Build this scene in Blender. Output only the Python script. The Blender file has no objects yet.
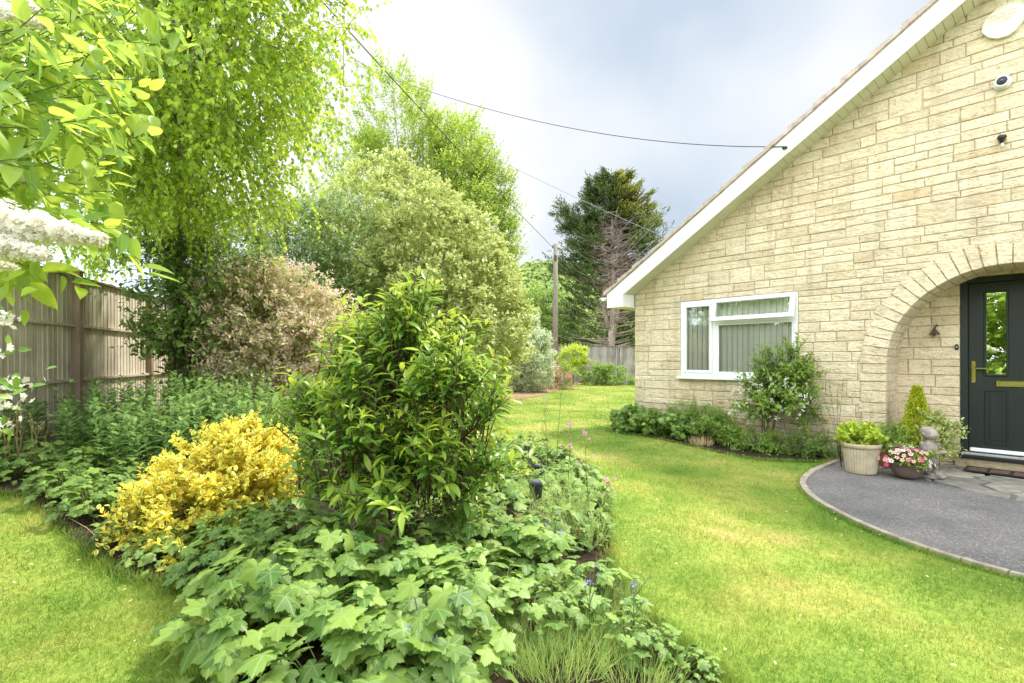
import bpy, bmesh, math, random
import numpy as np
from mathutils import Vector, Matrix

rng = np.random.default_rng(7)
random.seed(7)
R = math.radians
SC = bpy.context.scene
COL = SC.collection

# ------------------------------------------------------------------ camera geometry
F = 510.0; CX = 512.0; HY = 360.0; CH = 1.15
def at(px, py, Z):                       # picture point at depth Z -> place in the garden
    return np.array([(px-CX)/F*Z, Z, CH+(HY-py)/F*Z])
def g(x):                                # the plot falls gently from left to right
    return -0.027*max(-14, min(14, x))
def on_ground(px, py):
    a = (px-CX)/F
    Z = CH/((py-HY)/F-0.027*a)
    return np.array([a*Z, Z, g(a*Z)])

# ------------------------------------------------------------------ object helpers
def tag(o, label=None, cat=None, group=None, kind=None):
    if label: o['label'] = label
    if cat: o['category'] = cat
    if group: o['group'] = group
    if kind: o['kind'] = kind
    return o
def empty(name, loc=(0,0,0), rz=0, label=None, cat=None, group=None):
    o = bpy.data.objects.new(name, None); COL.objects.link(o)
    o.location = loc; o.rotation_euler = (0,0,rz); o.empty_display_size = .1
    return tag(o, label, cat, group)
def link(name, me, mat=None, parent=None, smooth=False):
    o = bpy.data.objects.new(name, me); COL.objects.link(o)
    if mat is not None:
        for m in (mat if isinstance(mat, (list, tuple)) else [mat]): me.materials.append(m)
    if parent is not None: o.parent = parent
    if smooth: me.polygons.foreach_set('use_smooth', [True]*len(me.polygons))
    return o
def obj(name, bm, mat=None, parent=None, smooth=False):
    me = bpy.data.meshes.new(name); bm.to_mesh(me); bm.free()
    return link(name, me, mat, parent, smooth)
def pydata(name, V, Fc, mat=None, parent=None, smooth=False):
    me = bpy.data.meshes.new(name); me.from_pydata([tuple(v) for v in V], [], Fc); me.update()
    return link(name, me, mat, parent, smooth)
def copy_tree(o, parent=None):
    c = o.copy(); COL.objects.link(c)
    if parent is not None: c.parent = parent
    for ch in list(o.children): copy_tree(ch, c)
    return c
def box(bm, x0, x1, y0, y1, z0, z1):
    v = [bm.verts.new(p) for p in ((x0,y0,z0),(x1,y0,z0),(x1,y1,z0),(x0,y1,z0),(x0,y0,z1),(x1,y0,z1),(x1,y1,z1),(x0,y1,z1))]
    for f in ((3,2,1,0),(4,5,6,7),(0,1,5,4),(1,2,6,5),(2,3,7,6),(3,0,4,7)): bm.faces.new([v[i] for i in f])
    return v
def bev(bm, w=.004, seg=1):
    bmesh.ops.bevel(bm, geom=list(bm.edges), offset=w, segments=seg, affect='EDGES', clamp_overlap=True)
    return bm
def boxes(name, L, mat, parent, bw=.004):
    bm = bmesh.new()
    for b in L: box(bm, *b)
    if bw: bev(bm, bw)
    return obj(name, bm, mat, parent)
def prism(bm, pts, d0, d1):              # polygon in (u,z) between depths d0 and d1
    a = [bm.verts.new((u,d0,z)) for u,z in pts]; b = [bm.verts.new((u,d1,z)) for u,z in pts]
    n = len(pts)
    bm.faces.new(a); bm.faces.new(b[::-1])
    for i in range(n): bm.faces.new((a[(i+1)%n], a[i], b[i], b[(i+1)%n]))
def lathe(bm, prof, n=32, c=(0,0,0), rib=0, ribn=0):
    rings = []
    for r, z in prof:
        ring = []
        for k in range(n):
            a = 2*math.pi*k/n
            rr = r*(1+(rib if (k % 2) else 0)) if rib else r
            ring.append(bm.verts.new((c[0]+rr*math.cos(a), c[1]+rr*math.sin(a), c[2]+z)))
        rings.append(ring)
    for i in range(len(rings)-1):
        for k in range(n):
            bm.faces.new((rings[i][k], rings[i][(k+1)%n], rings[i+1][(k+1)%n], rings[i+1][k]))
    return rings
def tube_arrays(paths, radii, sides=5):
    V = []; Fc = []
    for P, rr in zip(paths, radii):
        P = np.asarray(P, float); n = len(P); b = len(V)
        T = np.gradient(P, axis=0); T /= (np.linalg.norm(T, axis=1, keepdims=True)+1e-9)
        ref = np.array([0.31,0.2,0.93]) if abs(T[0][2]) < .9 else np.array([1.,0,0])
        for i in range(n):
            x = np.cross(T[i], ref); x /= np.linalg.norm(x)+1e-9; y = np.cross(T[i], x)
            for k in range(sides):
                a = 2*math.pi*k/sides
                V.append(P[i]+rr[i]*(math.cos(a)*x+math.sin(a)*y))
        for i in range(n-1):
            for k in range(sides):
                k2 = (k+1) % sides
                Fc.append((b+i*sides+k, b+i*sides+k2, b+(i+1)*sides+k2, b+(i+1)*sides+k))
        Fc.append(tuple(b+k for k in range(sides))[::-1]); Fc.append(tuple(b+(n-1)*sides+k for k in range(sides)))
    return V, Fc
def tubes(name, paths, radii, mat, parent=None, sides=5):
    V, Fc = tube_arrays(paths, radii, sides)
    return pydata(name, V, Fc, mat, parent, smooth=True)

# ------------------------------------------------------------------ materials
def newmat(name):
    m = bpy.data.materials.new(name); m.use_nodes = True
    nt = m.node_tree; nt.nodes.clear()
    return m, nt, nt.nodes, nt.links
def ramp(N, stops, interp='LINEAR'):
    r = N.new('ShaderNodeValToRGB'); r.color_ramp.interpolation = interp
    e = r.color_ramp.elements
    while len(e) < len(stops): e.new(.5)
    for k, (p, c) in enumerate(stops):
        e[k].position = p; e[k].color = (*c, 1) if len(c) == 3 else c
    return r
def basic(name, col, rough=.6, metal=0, var=.12, scale=8, bump=.0, bscale=60, spec=.4, col2=None, coord='Object', stretch=None):
    m, nt, N, L = newmat(name)
    o = N.new('ShaderNodeOutputMaterial'); p = N.new('ShaderNodeBsdfPrincipled')
    tc = N.new('ShaderNodeTexCoord'); src = tc.outputs[coord]
    if stretch:
        mp = N.new('ShaderNodeMapping'); mp.inputs['Scale'].default_value = stretch
        L.new(src, mp.inputs['Vector']); src = mp.outputs[0]
    n = N.new('ShaderNodeTexNoise'); n.inputs['Scale'].default_value = scale; n.inputs['Detail'].default_value = 5
    L.new(src, n.inputs['Vector'])
    c2 = col2 or tuple(c*(1-var*2) for c in col)
    r = ramp(N, [(.35, c2), (.65, col)]); L.new(n.outputs[0], r.inputs[0]); L.new(r.outputs[0], p.inputs['Base Color'])
    p.inputs['Roughness'].default_value = rough; p.inputs['Metallic'].default_value = metal
    p.inputs['Specular IOR Level'].default_value = spec
    if bump:
        n2 = N.new('ShaderNodeTexNoise'); n2.inputs['Scale'].default_value = bscale; n2.inputs['Detail'].default_value = 4
        L.new(src, n2.inputs['Vector'])
        b = N.new('ShaderNodeBump'); b.inputs['Strength'].default_value = 1; b.inputs['Distance'].default_value = bump
        L.new(n2.outputs[0], b.inputs['Height']); L.new(b.outputs[0], p.inputs['Normal'])
    L.new(p.outputs[0], o.inputs[0])
    return m
BR = 1.5
def leafmat(name, ca, cb, tip=None, edge=None, trans=.35, rough=.42, tcol=None, vein=None, spec=.4, tip_pow=2.5, edge_at=.55, bgt=1.0):
    if max(cb) < .6: ca, cb = [tuple(min(.9, v*BR) for v in c) for c in (ca, cb)]
    m, nt, N, L = newmat(name)
    o = N.new('ShaderNodeOutputMaterial'); p = N.new('ShaderNodeBsdfPrincipled'); t = N.new('ShaderNodeBsdfTranslucent')
    mx = N.new('ShaderNodeMixShader'); mx.inputs[0].default_value = trans
    ar = N.new('ShaderNodeAttribute'); ar.attribute_name = 'rnd'
    r = ramp(N, [(0, ca), (1, cb)]); L.new(ar.outputs['Fac'], r.inputs[0])
    c = r.outputs[0]
    def mix(fac, a, b):
        x = N.new('ShaderNodeMix'); x.data_type = 'RGBA'
        if isinstance(fac, float): x.inputs[0].default_value = fac
        else: L.new(fac, x.inputs[0])
        L.new(a, x.inputs[6])
        if isinstance(b, tuple): x.inputs[7].default_value = (*b, 1)
        else: L.new(b, x.inputs[7])
        return x.outputs[2]
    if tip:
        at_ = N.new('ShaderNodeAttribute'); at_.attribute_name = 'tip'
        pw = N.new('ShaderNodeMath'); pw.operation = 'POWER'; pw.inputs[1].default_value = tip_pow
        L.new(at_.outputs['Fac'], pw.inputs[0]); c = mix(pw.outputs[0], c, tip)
    if edge or vein:
        au = N.new('ShaderNodeAttribute'); au.attribute_name = 'luv'
        s = N.new('ShaderNodeSeparateXYZ'); L.new(au.outputs['Vector'], s.inputs[0])
        ab = N.new('ShaderNodeMath'); ab.operation = 'ABSOLUTE'; L.new(s.outputs[1], ab.inputs[0])
        if edge:
            mr = N.new('ShaderNodeMapRange'); mr.inputs[1].default_value = edge_at-.12; mr.inputs[2].default_value = edge_at+.12
            L.new(ab.outputs[0], mr.inputs[0]); c = mix(mr.outputs[0], c, edge)
        if vein:
            mr = N.new('ShaderNodeMapRange'); mr.inputs[1].default_value = .10; mr.inputs[2].default_value = .02
            L.new(ab.outputs[0], mr.inputs[0])
            ml = N.new('ShaderNodeMath'); ml.operation = 'MULTIPLY'; ml.inputs[1].default_value = .55; L.new(mr.outputs[0], ml.inputs[0])
            c = mix(ml.outputs[0], c, vein)
    L.new(c, p.inputs['Base Color'])
    hs = N.new('ShaderNodeHueSaturation'); hs.inputs['Hue'].default_value = .476; hs.inputs['Saturation'].default_value = .97; hs.inputs['Value'].default_value = 1.55*bgt
    L.new(c, hs.inputs['Color']); L.new(hs.outputs[0], t.inputs[0])
    p.inputs['Roughness'].default_value = rough; p.inputs['Specular IOR Level'].default_value = spec
    L.new(p.outputs[0], mx.inputs[1]); L.new(t.outputs[0], mx.inputs[2]); L.new(mx.outputs[0], o.inputs[0])
    return m

M = {}
M['birch']   = leafmat('birch_leaf', (.12,.22,.025), (.32,.42,.04), trans=.5, rough=.35, spec=.6)
M['lilac']   = leafmat('lilac_leaf', (.10,.20,.03), (.27,.36,.04), vein=(.35,.45,.1), trans=.55, rough=.33, spec=.55)
M['laurel']  = leafmat('laurel_leaf', (.06,.15,.022), (.20,.33,.05), tip=(.40,.48,.035), vein=(.2,.3,.08), trans=.38, rough=.30, spec=.5, tip_pow=4.5)
M['euonym']  = leafmat('golden_leaf', (.08,.17,.03), (.58,.52,.05), edge=(.92,.80,.15), trans=.3, rough=.3, edge_at=.36)
M['anem']    = leafmat('lobed_leaf', (.055,.12,.020), (.18,.265,.045), vein=(.32,.42,.18), trans=.32, rough=.5, spec=.4)
M['anem2']   = leafmat('lobed_leaf_pale', (.075,.16,.028), (.215,.30,.065), vein=(.38,.48,.22), trans=.35, rough=.5)
M['peren']   = leafmat('border_leaf', (.055,.135,.03), (.13,.24,.055), tip=(.2,.33,.08), vein=(.2,.3,.1), trans=.3, rough=.42)
M['dark']    = leafmat('dark_leaf', (.06,.13,.025), (.14,.235,.045), tip=(.24,.34,.07), trans=.3, rough=.4)
M['pink']    = leafmat('pink_leaf', (.14,.24,.05), (.32,.38,.13), tip=(.76,.56,.46), trans=.35, rough=.5, tip_pow=1.3)
M['vari']    = leafmat('cream_edged_leaf', (.07,.145,.03), (.18,.27,.06), tip=(.50,.55,.17), edge=(.50,.54,.20), trans=.3, rough=.35, tip_pow=1.6, edge_at=.3)
M['varid']   = leafmat('green_edged_leaf', (.06,.13,.035), (.14,.22,.06), tip=(.26,.34,.12), trans=.3, rough=.35, tip_pow=1.6)
M['poplar']  = leafmat('tall_tree_leaf', (.12,.20,.028), (.24,.32,.045), trans=.42, rough=.45)
M['silver']  = leafmat('silver_leaf', (.22,.27,.15), (.44,.48,.32), trans=.25, rough=.5)
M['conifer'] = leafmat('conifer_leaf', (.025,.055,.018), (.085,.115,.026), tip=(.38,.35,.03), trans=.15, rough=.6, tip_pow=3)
M['lime']    = leafmat('lime_leaf', (.20,.30,.03), (.38,.44,.05), trans=.35, rough=.45)
M['dwarf']   = leafmat('golden_conifer_leaf', (.20,.27,.015), (.42,.44,.03), trans=.3, rough=.6)
M['mid']     = leafmat('mid_leaf', (.085,.18,.03), (.17,.27,.045), tip=(.27,.36,.06), trans=.35, rough=.4)
M['feather'] = leafmat('feathery_leaf', (.16,.25,.06), (.28,.36,.10), trans=.35, rough=.6)
M['redleaf'] = leafmat('rusty_leaf', (.20,.16,.07), (.42,.22,.14), trans=.3, rough=.6)
M['hill']    = leafmat('wood_leaf', (.10,.16,.03), (.20,.26,.06), trans=.25, rough=.7)
M['whitefl'] = leafmat('white_petal', (.80,.76,.62), (.86,.85,.78), trans=.3, rough=.7, bgt=.6)
M['creamfl'] = leafmat('cream_petal', (.90,.86,.74), (.95,.93,.87), trans=.5, rough=.7, bgt=.6)
M['pinkfl']  = leafmat('pink_petal', (.62,.22,.42), (.75,.42,.50), trans=.3, rough=.7, bgt=.7)
M['palepink'] = leafmat('pale_pink_petal', (.80,.50,.55), (.88,.74,.70), trans=.3, rough=.7, bgt=.7)
M['bluefl']  = leafmat('blue_petal', (.20,.18,.55), (.35,.30,.68), trans=.3, rough=.7, bgt=.7)
M['straw']   = leafmat('dry_stalk', (.30,.22,.10), (.45,.34,.17), trans=.2, rough=.8, bgt=.7)
M['stem']    = basic('green_stem', (.14,.20,.05), .6, var=.2)
M['twig']    = basic('brown_twig', (.13,.09,.055), .8, var=.2)
M['bark']    = basic('grey_bark', (.26,.22,.18), .9, col2=(.12,.10,.08), scale=14, bump=.01, bscale=30)
M['birchbark'] = basic('white_birch_bark', (.62,.60,.55), .8, col2=(.10,.09,.08), scale=9, bump=.004, stretch=(1,1,4))
M['deadwood'] = basic('pale_dead_wood', (.44,.34,.29), .9, col2=(.28,.21,.18), scale=6)
M['soil']    = basic('dark_soil', (.055,.038,.025), 1, col2=(.02,.015,.010), scale=12, bump=.010, bscale=45, spec=.1)
M['drysoil'] = basic('dry_mulch', (.38,.25,.15), 1, col2=(.22,.16,.08), scale=5, bump=.02, bscale=30, spec=.1)
M['white']   = basic('white_upvc', (.80,.80,.78), .3, var=.03, scale=3)
M['barge']   = basic('white_bargeboard_paint', (.80,.79,.73), .45, col2=(.70,.69,.60), scale=2.6)
M['soffit']  = basic('bounce_tinted_soffit', (.62,.60,.44), .5, var=.06, scale=3)  # yellow bounce light is mixed into the soffit's base colour
M['tile']    = basic('concrete_roof_tile', (.56,.44,.37), .95, col2=(.36,.29,.24), scale=11, bump=.006, bscale=60)
M['mortar']  = basic('lime_mortar', (.50,.42,.295), 1, col2=(.37,.305,.21), scale=7, bump=.004, bscale=90)
M['darkdoor']= basic('charcoal_green_door_paint', (.017,.023,.020), .42, var=.08, scale=3, bump=.0006, bscale=30, stretch=(8,8,.6))
M['brass']   = basic('polished_gold_fitting', (.78,.68,.30), .22, metal=1, var=.03)
M['steel']   = basic('brushed_aluminium_sill', (.66,.66,.64), .35, metal=.7, var=.05)
M['black']   = basic('black_plastic', (.02,.02,.022), .4, var=.1)
M['rubber']  = basic('black_rubber', (.025,.024,.024), .8, var=.2)
M['matbrown']= basic('brown_coir', (.17,.10,.065), 1, var=.2, scale=60, bump=.004, bscale=200)
M['blind']   = basic('pale_fabric_slat', (.84,.85,.80), .8, var=.02)
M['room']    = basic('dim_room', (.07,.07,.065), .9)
M['plantpot']= basic('sandy_stoneware', (.50,.42,.29), .7, col2=(.38,.31,.20), scale=10, bump=.001)
M['terra']   = basic('terracotta', (.42,.17,.09), .8, var=.15)
M['statue']  = basic('weathered_stone', (.40,.33,.27), .95, col2=(.09,.08,.075), scale=11, bump=.004, bscale=50)
M['alarm']   = basic('faded_cream_plastic', (.76,.74,.58), .45, var=.05, scale=5)
M['camwhite']= basic('white_camera_shell', (.8,.8,.8), .35, var=.02)
M['redprint']= basic('faded_red_print', (.75,.33,.25), .6, var=.1)
M['lampglass']= basic('yellowed_plastic', (.62,.50,.20), .4)
M['pole']    = basic('weathered_pole_wood', (.30,.25,.205), .9, col2=(.18,.15,.12), scale=8, stretch=(6,6,.5), bump=.004)
M['wire']    = basic('black_cable', (.035,.035,.038), .6)
M['wirelt']  = basic('grey_cable', (.16,.17,.18), .6)
M['iron']    = basic('rusty_iron', (.10,.075,.06), .7, var=.3, scale=40)
M['solar']   = basic('dark_blue_solar_glass', (.10,.11,.16), .15, var=.1)
M['edging']  = basic('pale_concrete_edging', (.42,.36,.27), .95, col2=(.28,.23,.17), scale=14, bump=.004, bscale=60)

def wood_fence(name, c1, c2):
    m, nt, N, L = newmat(name)
    o = N.new('ShaderNodeOutputMaterial'); p = N.new('ShaderNodeBsdfPrincipled'); p.inputs['Roughness'].default_value = .85
    p.inputs['Specular IOR Level'].default_value = .2
    tc = N.new('ShaderNodeTexCoord'); mp = N.new('ShaderNodeMapping'); mp.inputs['Scale'].default_value = (30,30,1.6)
    L.new(tc.outputs['Object'], mp.inputs[0])
    n = N.new('ShaderNodeTexNoise'); n.inputs['Scale'].default_value = 1; n.inputs['Detail'].default_value = 8; L.new(mp.outputs[0], n.inputs[0])
    n3 = N.new('ShaderNodeTexNoise'); n3.inputs['Scale'].default_value = 2.2; n3.inputs['Detail'].default_value = 6; L.new(tc.outputs['Object'], n3.inputs[0])
    ar = N.new('ShaderNodeAttribute'); ar.attribute_name = 'rnd'
    a = N.new('ShaderNodeMath'); a.operation = 'ADD'; L.new(n.outputs[0], a.inputs[0])
    b = N.new('ShaderNodeMath'); b.operation = 'MULTIPLY_ADD'; L.new(ar.outputs['Fac'], b.inputs[0]); b.inputs[1].default_value = .34; b.inputs[2].default_value = -.17
    L.new(b.outputs[0], a.inputs[1])
    a2 = N.new('ShaderNodeMath'); a2.operation = 'MULTIPLY_ADD'; L.new(n3.outputs[0], a2.inputs[0]); a2.inputs[1].default_value = .9; a2.inputs[2].default_value = -.45
    a3 = N.new('ShaderNodeMath'); a3.operation = 'ADD'; L.new(a.outputs[0], a3.inputs[0]); L.new(a2.outputs[0], a3.inputs[1])
    r = ramp(N, [(.28, c2), (.5, tuple((x+y)/2 for x, y in zip(c1, c2))), (.72, c1)]); L.new(a3.outputs[0], r.inputs[0])
    L.new(r.outputs[0], p.inputs['Base Color'])
    bp = N.new('ShaderNodeBump'); bp.inputs['Distance'].default_value = .004; L.new(n.outputs[0], bp.inputs['Height']); L.new(bp.outputs[0], p.inputs['Normal'])
    L.new(p.outputs[0], o.inputs[0]); return m
M['fence'] = wood_fence('weathered_fence_wood', (.74,.65,.51), (.46,.40,.31))
M['fencebrown'] = wood_fence('brown_fence_post_wood', (.50,.36,.26), (.28,.20,.14))
M['fencefar'] = wood_fence('grey_fence_wood', (.38,.34,.30), (.19,.165,.14))

def stone_mat():
    m, nt, N, L = newmat('cream_limestone')
    o = N.new('ShaderNodeOutputMaterial'); p = N.new('ShaderNodeBsdfPrincipled'); p.inputs['Roughness'].default_value = .92
    p.inputs['Specular IOR Level'].default_value = .15
    ar = N.new('ShaderNodeAttribute'); ar.attribute_name = 'rnd'
    r = ramp(N, [(0, (.61,.505,.34)), (.22, (.66,.555,.385)), (.5, (.70,.595,.42)), (.8, (.75,.645,.465)), (.965, (.70,.60,.43)), (.993, (.62,.48,.30)), (1, (.54,.41,.31))])
    L.new(ar.outputs['Fac'], r.inputs[0])
    tc = N.new('ShaderNodeTexCoord')
    n = N.new('ShaderNodeTexNoise'); n.inputs['Scale'].default_value = 5.5; n.inputs['Detail'].default_value = 9; n.inputs['Roughness'].default_value = .68; L.new(tc.outputs['Object'], n.inputs[0])
    rr = ramp(N, [(.3, (.82,.80,.76)), (.5, (1,1,1)), (.75, (1.0,.96,.88))]); L.new(n.outputs[0], rr.inputs[0])
    mx = N.new('ShaderNodeMix'); mx.data_type = 'RGBA'; mx.blend_type = 'MULTIPLY'; mx.inputs[0].default_value = 1
    L.new(r.outputs[0], mx.inputs[6]); L.new(rr.outputs[0], mx.inputs[7])
    # darker pits and a few lichen stains
    v = N.new('ShaderNodeTexNoise'); v.inputs['Scale'].default_value = 38; v.inputs['Detail'].default_value = 6; L.new(tc.outputs['Object'], v.inputs[0])
    rv = ramp(N, [(.30, (.62,.56,.48)), (.43, (1,1,1))]); L.new(v.outputs[0], rv.inputs[0])
    m2 = N.new('ShaderNodeMix'); m2.data_type = 'RGBA'; m2.blend_type = 'MULTIPLY'; m2.inputs[0].default_value = .8
    L.new(mx.outputs[2], m2.inputs[6]); L.new(rv.outputs[0], m2.inputs[7])
    # damp, greenish-brown splash staining near the ground
    sx = N.new('ShaderNodeSeparateXYZ'); L.new(tc.outputs['Object'], sx.inputs[0])
    ns = N.new('ShaderNodeTexNoise'); ns.inputs['Scale'].default_value = 3.1; ns.inputs['Detail'].default_value = 6; L.new(tc.outputs['Object'], ns.inputs[0])
    ma = N.new('ShaderNodeMath'); ma.operation = 'MULTIPLY_ADD'; ma.inputs[1].default_value = -.9; L.new(ns.outputs[0], ma.inputs[0]); L.new(sx.outputs[2], ma.inputs[2])
    mr = N.new('ShaderNodeMapRange'); mr.inputs[1].default_value = .12; mr.inputs[2].default_value = -.42; mr.inputs[3].default_value = 0; mr.inputs[4].default_value = .6; L.new(ma.outputs[0], mr.inputs[0])
    m3 = N.new('ShaderNodeMix'); m3.data_type = 'RGBA'; L.new(mr.outputs[0], m3.inputs[0]); L.new(m2.outputs[2], m3.inputs[6]); m3.inputs[7].default_value = (.27,.22,.13,1)
    # scattered grey-brown weather patches
    nw = N.new('ShaderNodeTexNoise'); nw.inputs['Scale'].default_value = 1.3; nw.inputs['Detail'].default_value = 9; nw.inputs['Roughness'].default_value = .7; L.new(tc.outputs['Object'], nw.inputs[0])
    rw = ramp(N, [(.52, (0,0,0)), (.72, (.55,.55,.55))]); L.new(nw.outputs[0], rw.inputs[0])
    m4 = N.new('ShaderNodeMix'); m4.data_type = 'RGBA'; L.new(rw.outputs[0], m4.inputs[0]); L.new(m3.outputs[2], m4.inputs[6]); m4.inputs[7].default_value = (.50,.42,.33,1)
    # faint vertical rain streaks
    mps = N.new('ShaderNodeMapping'); mps.inputs['Scale'].default_value = (7,7,.55); L.new(tc.outputs['Object'], mps.inputs[0])
    nz = N.new('ShaderNodeTexNoise'); nz.inputs['Scale'].default_value = 1; nz.inputs['Detail'].default_value = 5; L.new(mps.outputs[0], nz.inputs[0])
    rz = ramp(N, [(.36, (.88,.85,.80)), (.50, (1.04,1.03,1.0))]); L.new(nz.outputs[0], rz.inputs[0])
    m5 = N.new('ShaderNodeMix'); m5.data_type = 'RGBA'; m5.blend_type = 'MULTIPLY'; m5.inputs[0].default_value = .8; L.new(m4.outputs[2], m5.inputs[6]); L.new(rz.outputs[0], m5.inputs[7])
    L.new(m5.outputs[2], p.inputs['Base Color'])
    mp = N.new('ShaderNodeMapping'); mp.inputs['Scale'].default_value = (8,8,15); L.new(tc.outputs['Object'], mp.inputs[0])
    n2 = N.new('ShaderNodeTexNoise'); n2.inputs['Scale'].default_value = 1; n2.inputs['Detail'].default_value = 7; n2.inputs['Roughness'].default_value = .62; L.new(mp.outputs[0], n2.inputs[0])
    b = N.new('ShaderNodeBump'); b.inputs['Strength'].default_value = 1; b.inputs['Distance'].default_value = .045
    L.new(n2.outputs[0], b.inputs['Height']); L.new(b.outputs[0], p.inputs['Normal'])
    L.new(p.outputs[0], o.inputs[0]); return m
M['stone'] = stone_mat()

def glass_mat(name, refl, tint=(1,1,1)):
    m, nt, N, L = newmat(name)
    o = N.new('ShaderNodeOutputMaterial'); t = N.new('ShaderNodeBsdfTransparent'); t.inputs[0].default_value = (*tint,1)
    gl = N.new('ShaderNodeBsdfGlossy'); gl.inputs['Roughness'].default_value = .01; gl.inputs[0].default_value = (.9,1,.92,1)
    fr = N.new('ShaderNodeFresnel'); fr.inputs[0].default_value = 1.52
    ad = N.new('ShaderNodeMath'); ad.operation = 'ADD'; ad.inputs[1].default_value = refl; ad.use_clamp = True; L.new(fr.outputs[0], ad.inputs[0])
    mx = N.new('ShaderNodeMixShader'); L.new(ad.outputs[0], mx.inputs[0]); L.new(t.outputs[0], mx.inputs[1]); L.new(gl.outputs[0], mx.inputs[2])
    # faint waviness of real panes
    n = N.new('ShaderNodeTexNoise'); n.inputs['Scale'].default_value = 3; tc = N.new('ShaderNodeTexCoord'); L.new(tc.outputs['Object'], n.inputs[0])
    b = N.new('ShaderNodeBump'); b.inputs['Distance'].default_value = .002; b.inputs['Strength'].default_value = .5; L.new(n.outputs[0], b.inputs['Height']); L.new(b.outputs[0], gl.inputs['Normal'])
    L.new(mx.outputs[0], o.inputs[0]); return m
M['glass'] = glass_mat('window_glass', .15)
M['doorglass'] = glass_mat('door_glass', .75, (.5,.5,.5))

def ground_mat():
    m, nt, N, L = newmat('lawn_turf')
    o = N.new('ShaderNodeOutputMaterial'); p = N.new('ShaderNodeBsdfPrincipled'); p.inputs['Roughness'].default_value = .9; p.inputs['Specular IOR Level'].default_value = .1
    tc = N.new('ShaderNodeTexCoord')
    n = N.new('ShaderNodeTexNoise'); n.inputs['Scale'].default_value = .9; n.inputs['Detail'].default_value = 8; n.inputs['Roughness'].default_value = .62; L.new(tc.outputs['Object'], n.inputs[0])
    r = ramp(N, [(.3, (.13,.21,.032)), (.48, (.22,.29,.05)), (.60, (.34,.34,.08)), (.70, (.50,.38,.18))]); L.new(n.outputs[0], r.inputs[0])
    n2 = N.new('ShaderNodeTexNoise'); n2.inputs['Scale'].default_value = 26; n2.inputs['Detail'].default_value = 8; L.new(tc.outputs['Object'], n2.inputs[0])
    r2 = ramp(N, [(.3, (.68,.72,.62)), (.6, (1.05,1.05,1.05))]); L.new(n2.outputs[0], r2.inputs[0])
    mx = N.new('ShaderNodeMix'); mx.data_type = 'RGBA'; mx.blend_type = 'MULTIPLY'; mx.inputs[0].default_value = .8
    L.new(r.outputs[0], mx.inputs[6]); L.new(r2.outputs[0], mx.inputs[7]); L.new(mx.outputs[2], p.inputs['Base Color'])
    b = N.new('ShaderNodeBump'); b.inputs['Distance'].default_value = .03; L.new(n2.outputs[0], b.inputs['Height']); L.new(b.outputs[0], p.inputs['Normal'])
    L.new(p.outputs[0], o.inputs[0]); return m
M['ground'] = ground_mat()
def grass_mat():
    m, nt, N, L = newmat('grass_blade')
    o = N.new('ShaderNodeOutputMaterial'); p = N.new('ShaderNodeBsdfPrincipled'); p.inputs['Roughness'].default_value = .5; p.inputs['Specular IOR Level'].default_value = .3
    t = N.new('ShaderNodeBsdfTranslucent'); mx2 = N.new('ShaderNodeMixShader'); mx2.inputs[0].default_value = .35
    tc = N.new('ShaderNodeTexCoord')
    n = N.new('ShaderNodeTexNoise'); n.inputs['Scale'].default_value = .9; n.inputs['Detail'].default_value = 8; n.inputs['Roughness'].default_value = .62; L.new(tc.outputs['Object'], n.inputs[0])
    r = ramp(N, [(.3, (.13,.27,.035)), (.48, (.25,.37,.055)), (.60, (.41,.44,.09)), (.70, (.62,.50,.22))]); 
    ar = N.new('ShaderNodeAttribute'); ar.attribute_name = 'rnd'
    a = N.new('ShaderNodeMath'); a.operation = 'MULTIPLY_ADD'; L.new(ar.outputs['Fac'], a.inputs[0]); a.inputs[1].default_value = .24; a.inputs[2].default_value = -.12
    b = N.new('ShaderNodeMath'); b.operation = 'ADD'; L.new(a.outputs[0], b.inputs[0]); L.new(n.outputs[0], b.inputs[1]); L.new(b.outputs[0], r.inputs[0])
    L.new(r.outputs[0], p.inputs['Base Color']); L.new(r.outputs[0], t.inputs[0])
    L.new(p.outputs[0], mx2.inputs[1]); L.new(t.outputs[0], mx2.inputs[2]); L.new(mx2.outputs[0], o.inputs[0]); return m
M['grass'] = grass_mat()
def tarmac_mat():
    m, nt, N, L = newmat('worn_tarmac')
    o = N.new('ShaderNodeOutputMaterial'); p = N.new('ShaderNodeBsdfPrincipled'); p.inputs['Roughness'].default_value = .9
    tc = N.new('ShaderNodeTexCoord')
    v = N.new('ShaderNodeTexVoronoi'); v.inputs['Scale'].default_value = 92; L.new(tc.outputs['Object'], v.inputs[0])
    s = N.new('ShaderNodeSeparateColor'); L.new(v.outputs['Color'], s.inputs[0])
    r = ramp(N, [(0, (.125,.115,.11)), (.6, (.17,.16,.155)), (.88, (.21,.20,.19)), (1, (.31,.29,.27))]); L.new(s.outputs[0], r.inputs[0])
    n = N.new('ShaderNodeTexNoise'); n.inputs['Scale'].default_value = 1.6; n.inputs['Detail'].default_value = 6; L.new(tc.outputs['Object'], n.inputs[0])
    rn = ramp(N, [(.32, (.70,.70,.71)), (.5, (1,.99,.98)), (.68, (1.22,1.18,1.12))]); L.new(n.outputs[0], rn.inputs[0])
    mx = N.new('ShaderNodeMix'); mx.data_type = 'RGBA'; mx.blend_type = 'MULTIPLY'; mx.inputs[0].default_value = 1
    L.new(r.outputs[0], mx.inputs[6]); L.new(rn.outputs[0], mx.inputs[7]); L.new(mx.outputs[2], p.inputs['Base Color'])
    b = N.new('ShaderNodeBump'); b.inputs['Distance'].default_value = .006; L.new(v.outputs['Distance'], b.inputs['Height']); L.new(b.outputs[0], p.inputs['Normal'])
    L.new(p.outputs[0], o.inputs[0]); return m
M['tarmac'] = tarmac_mat()
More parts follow.
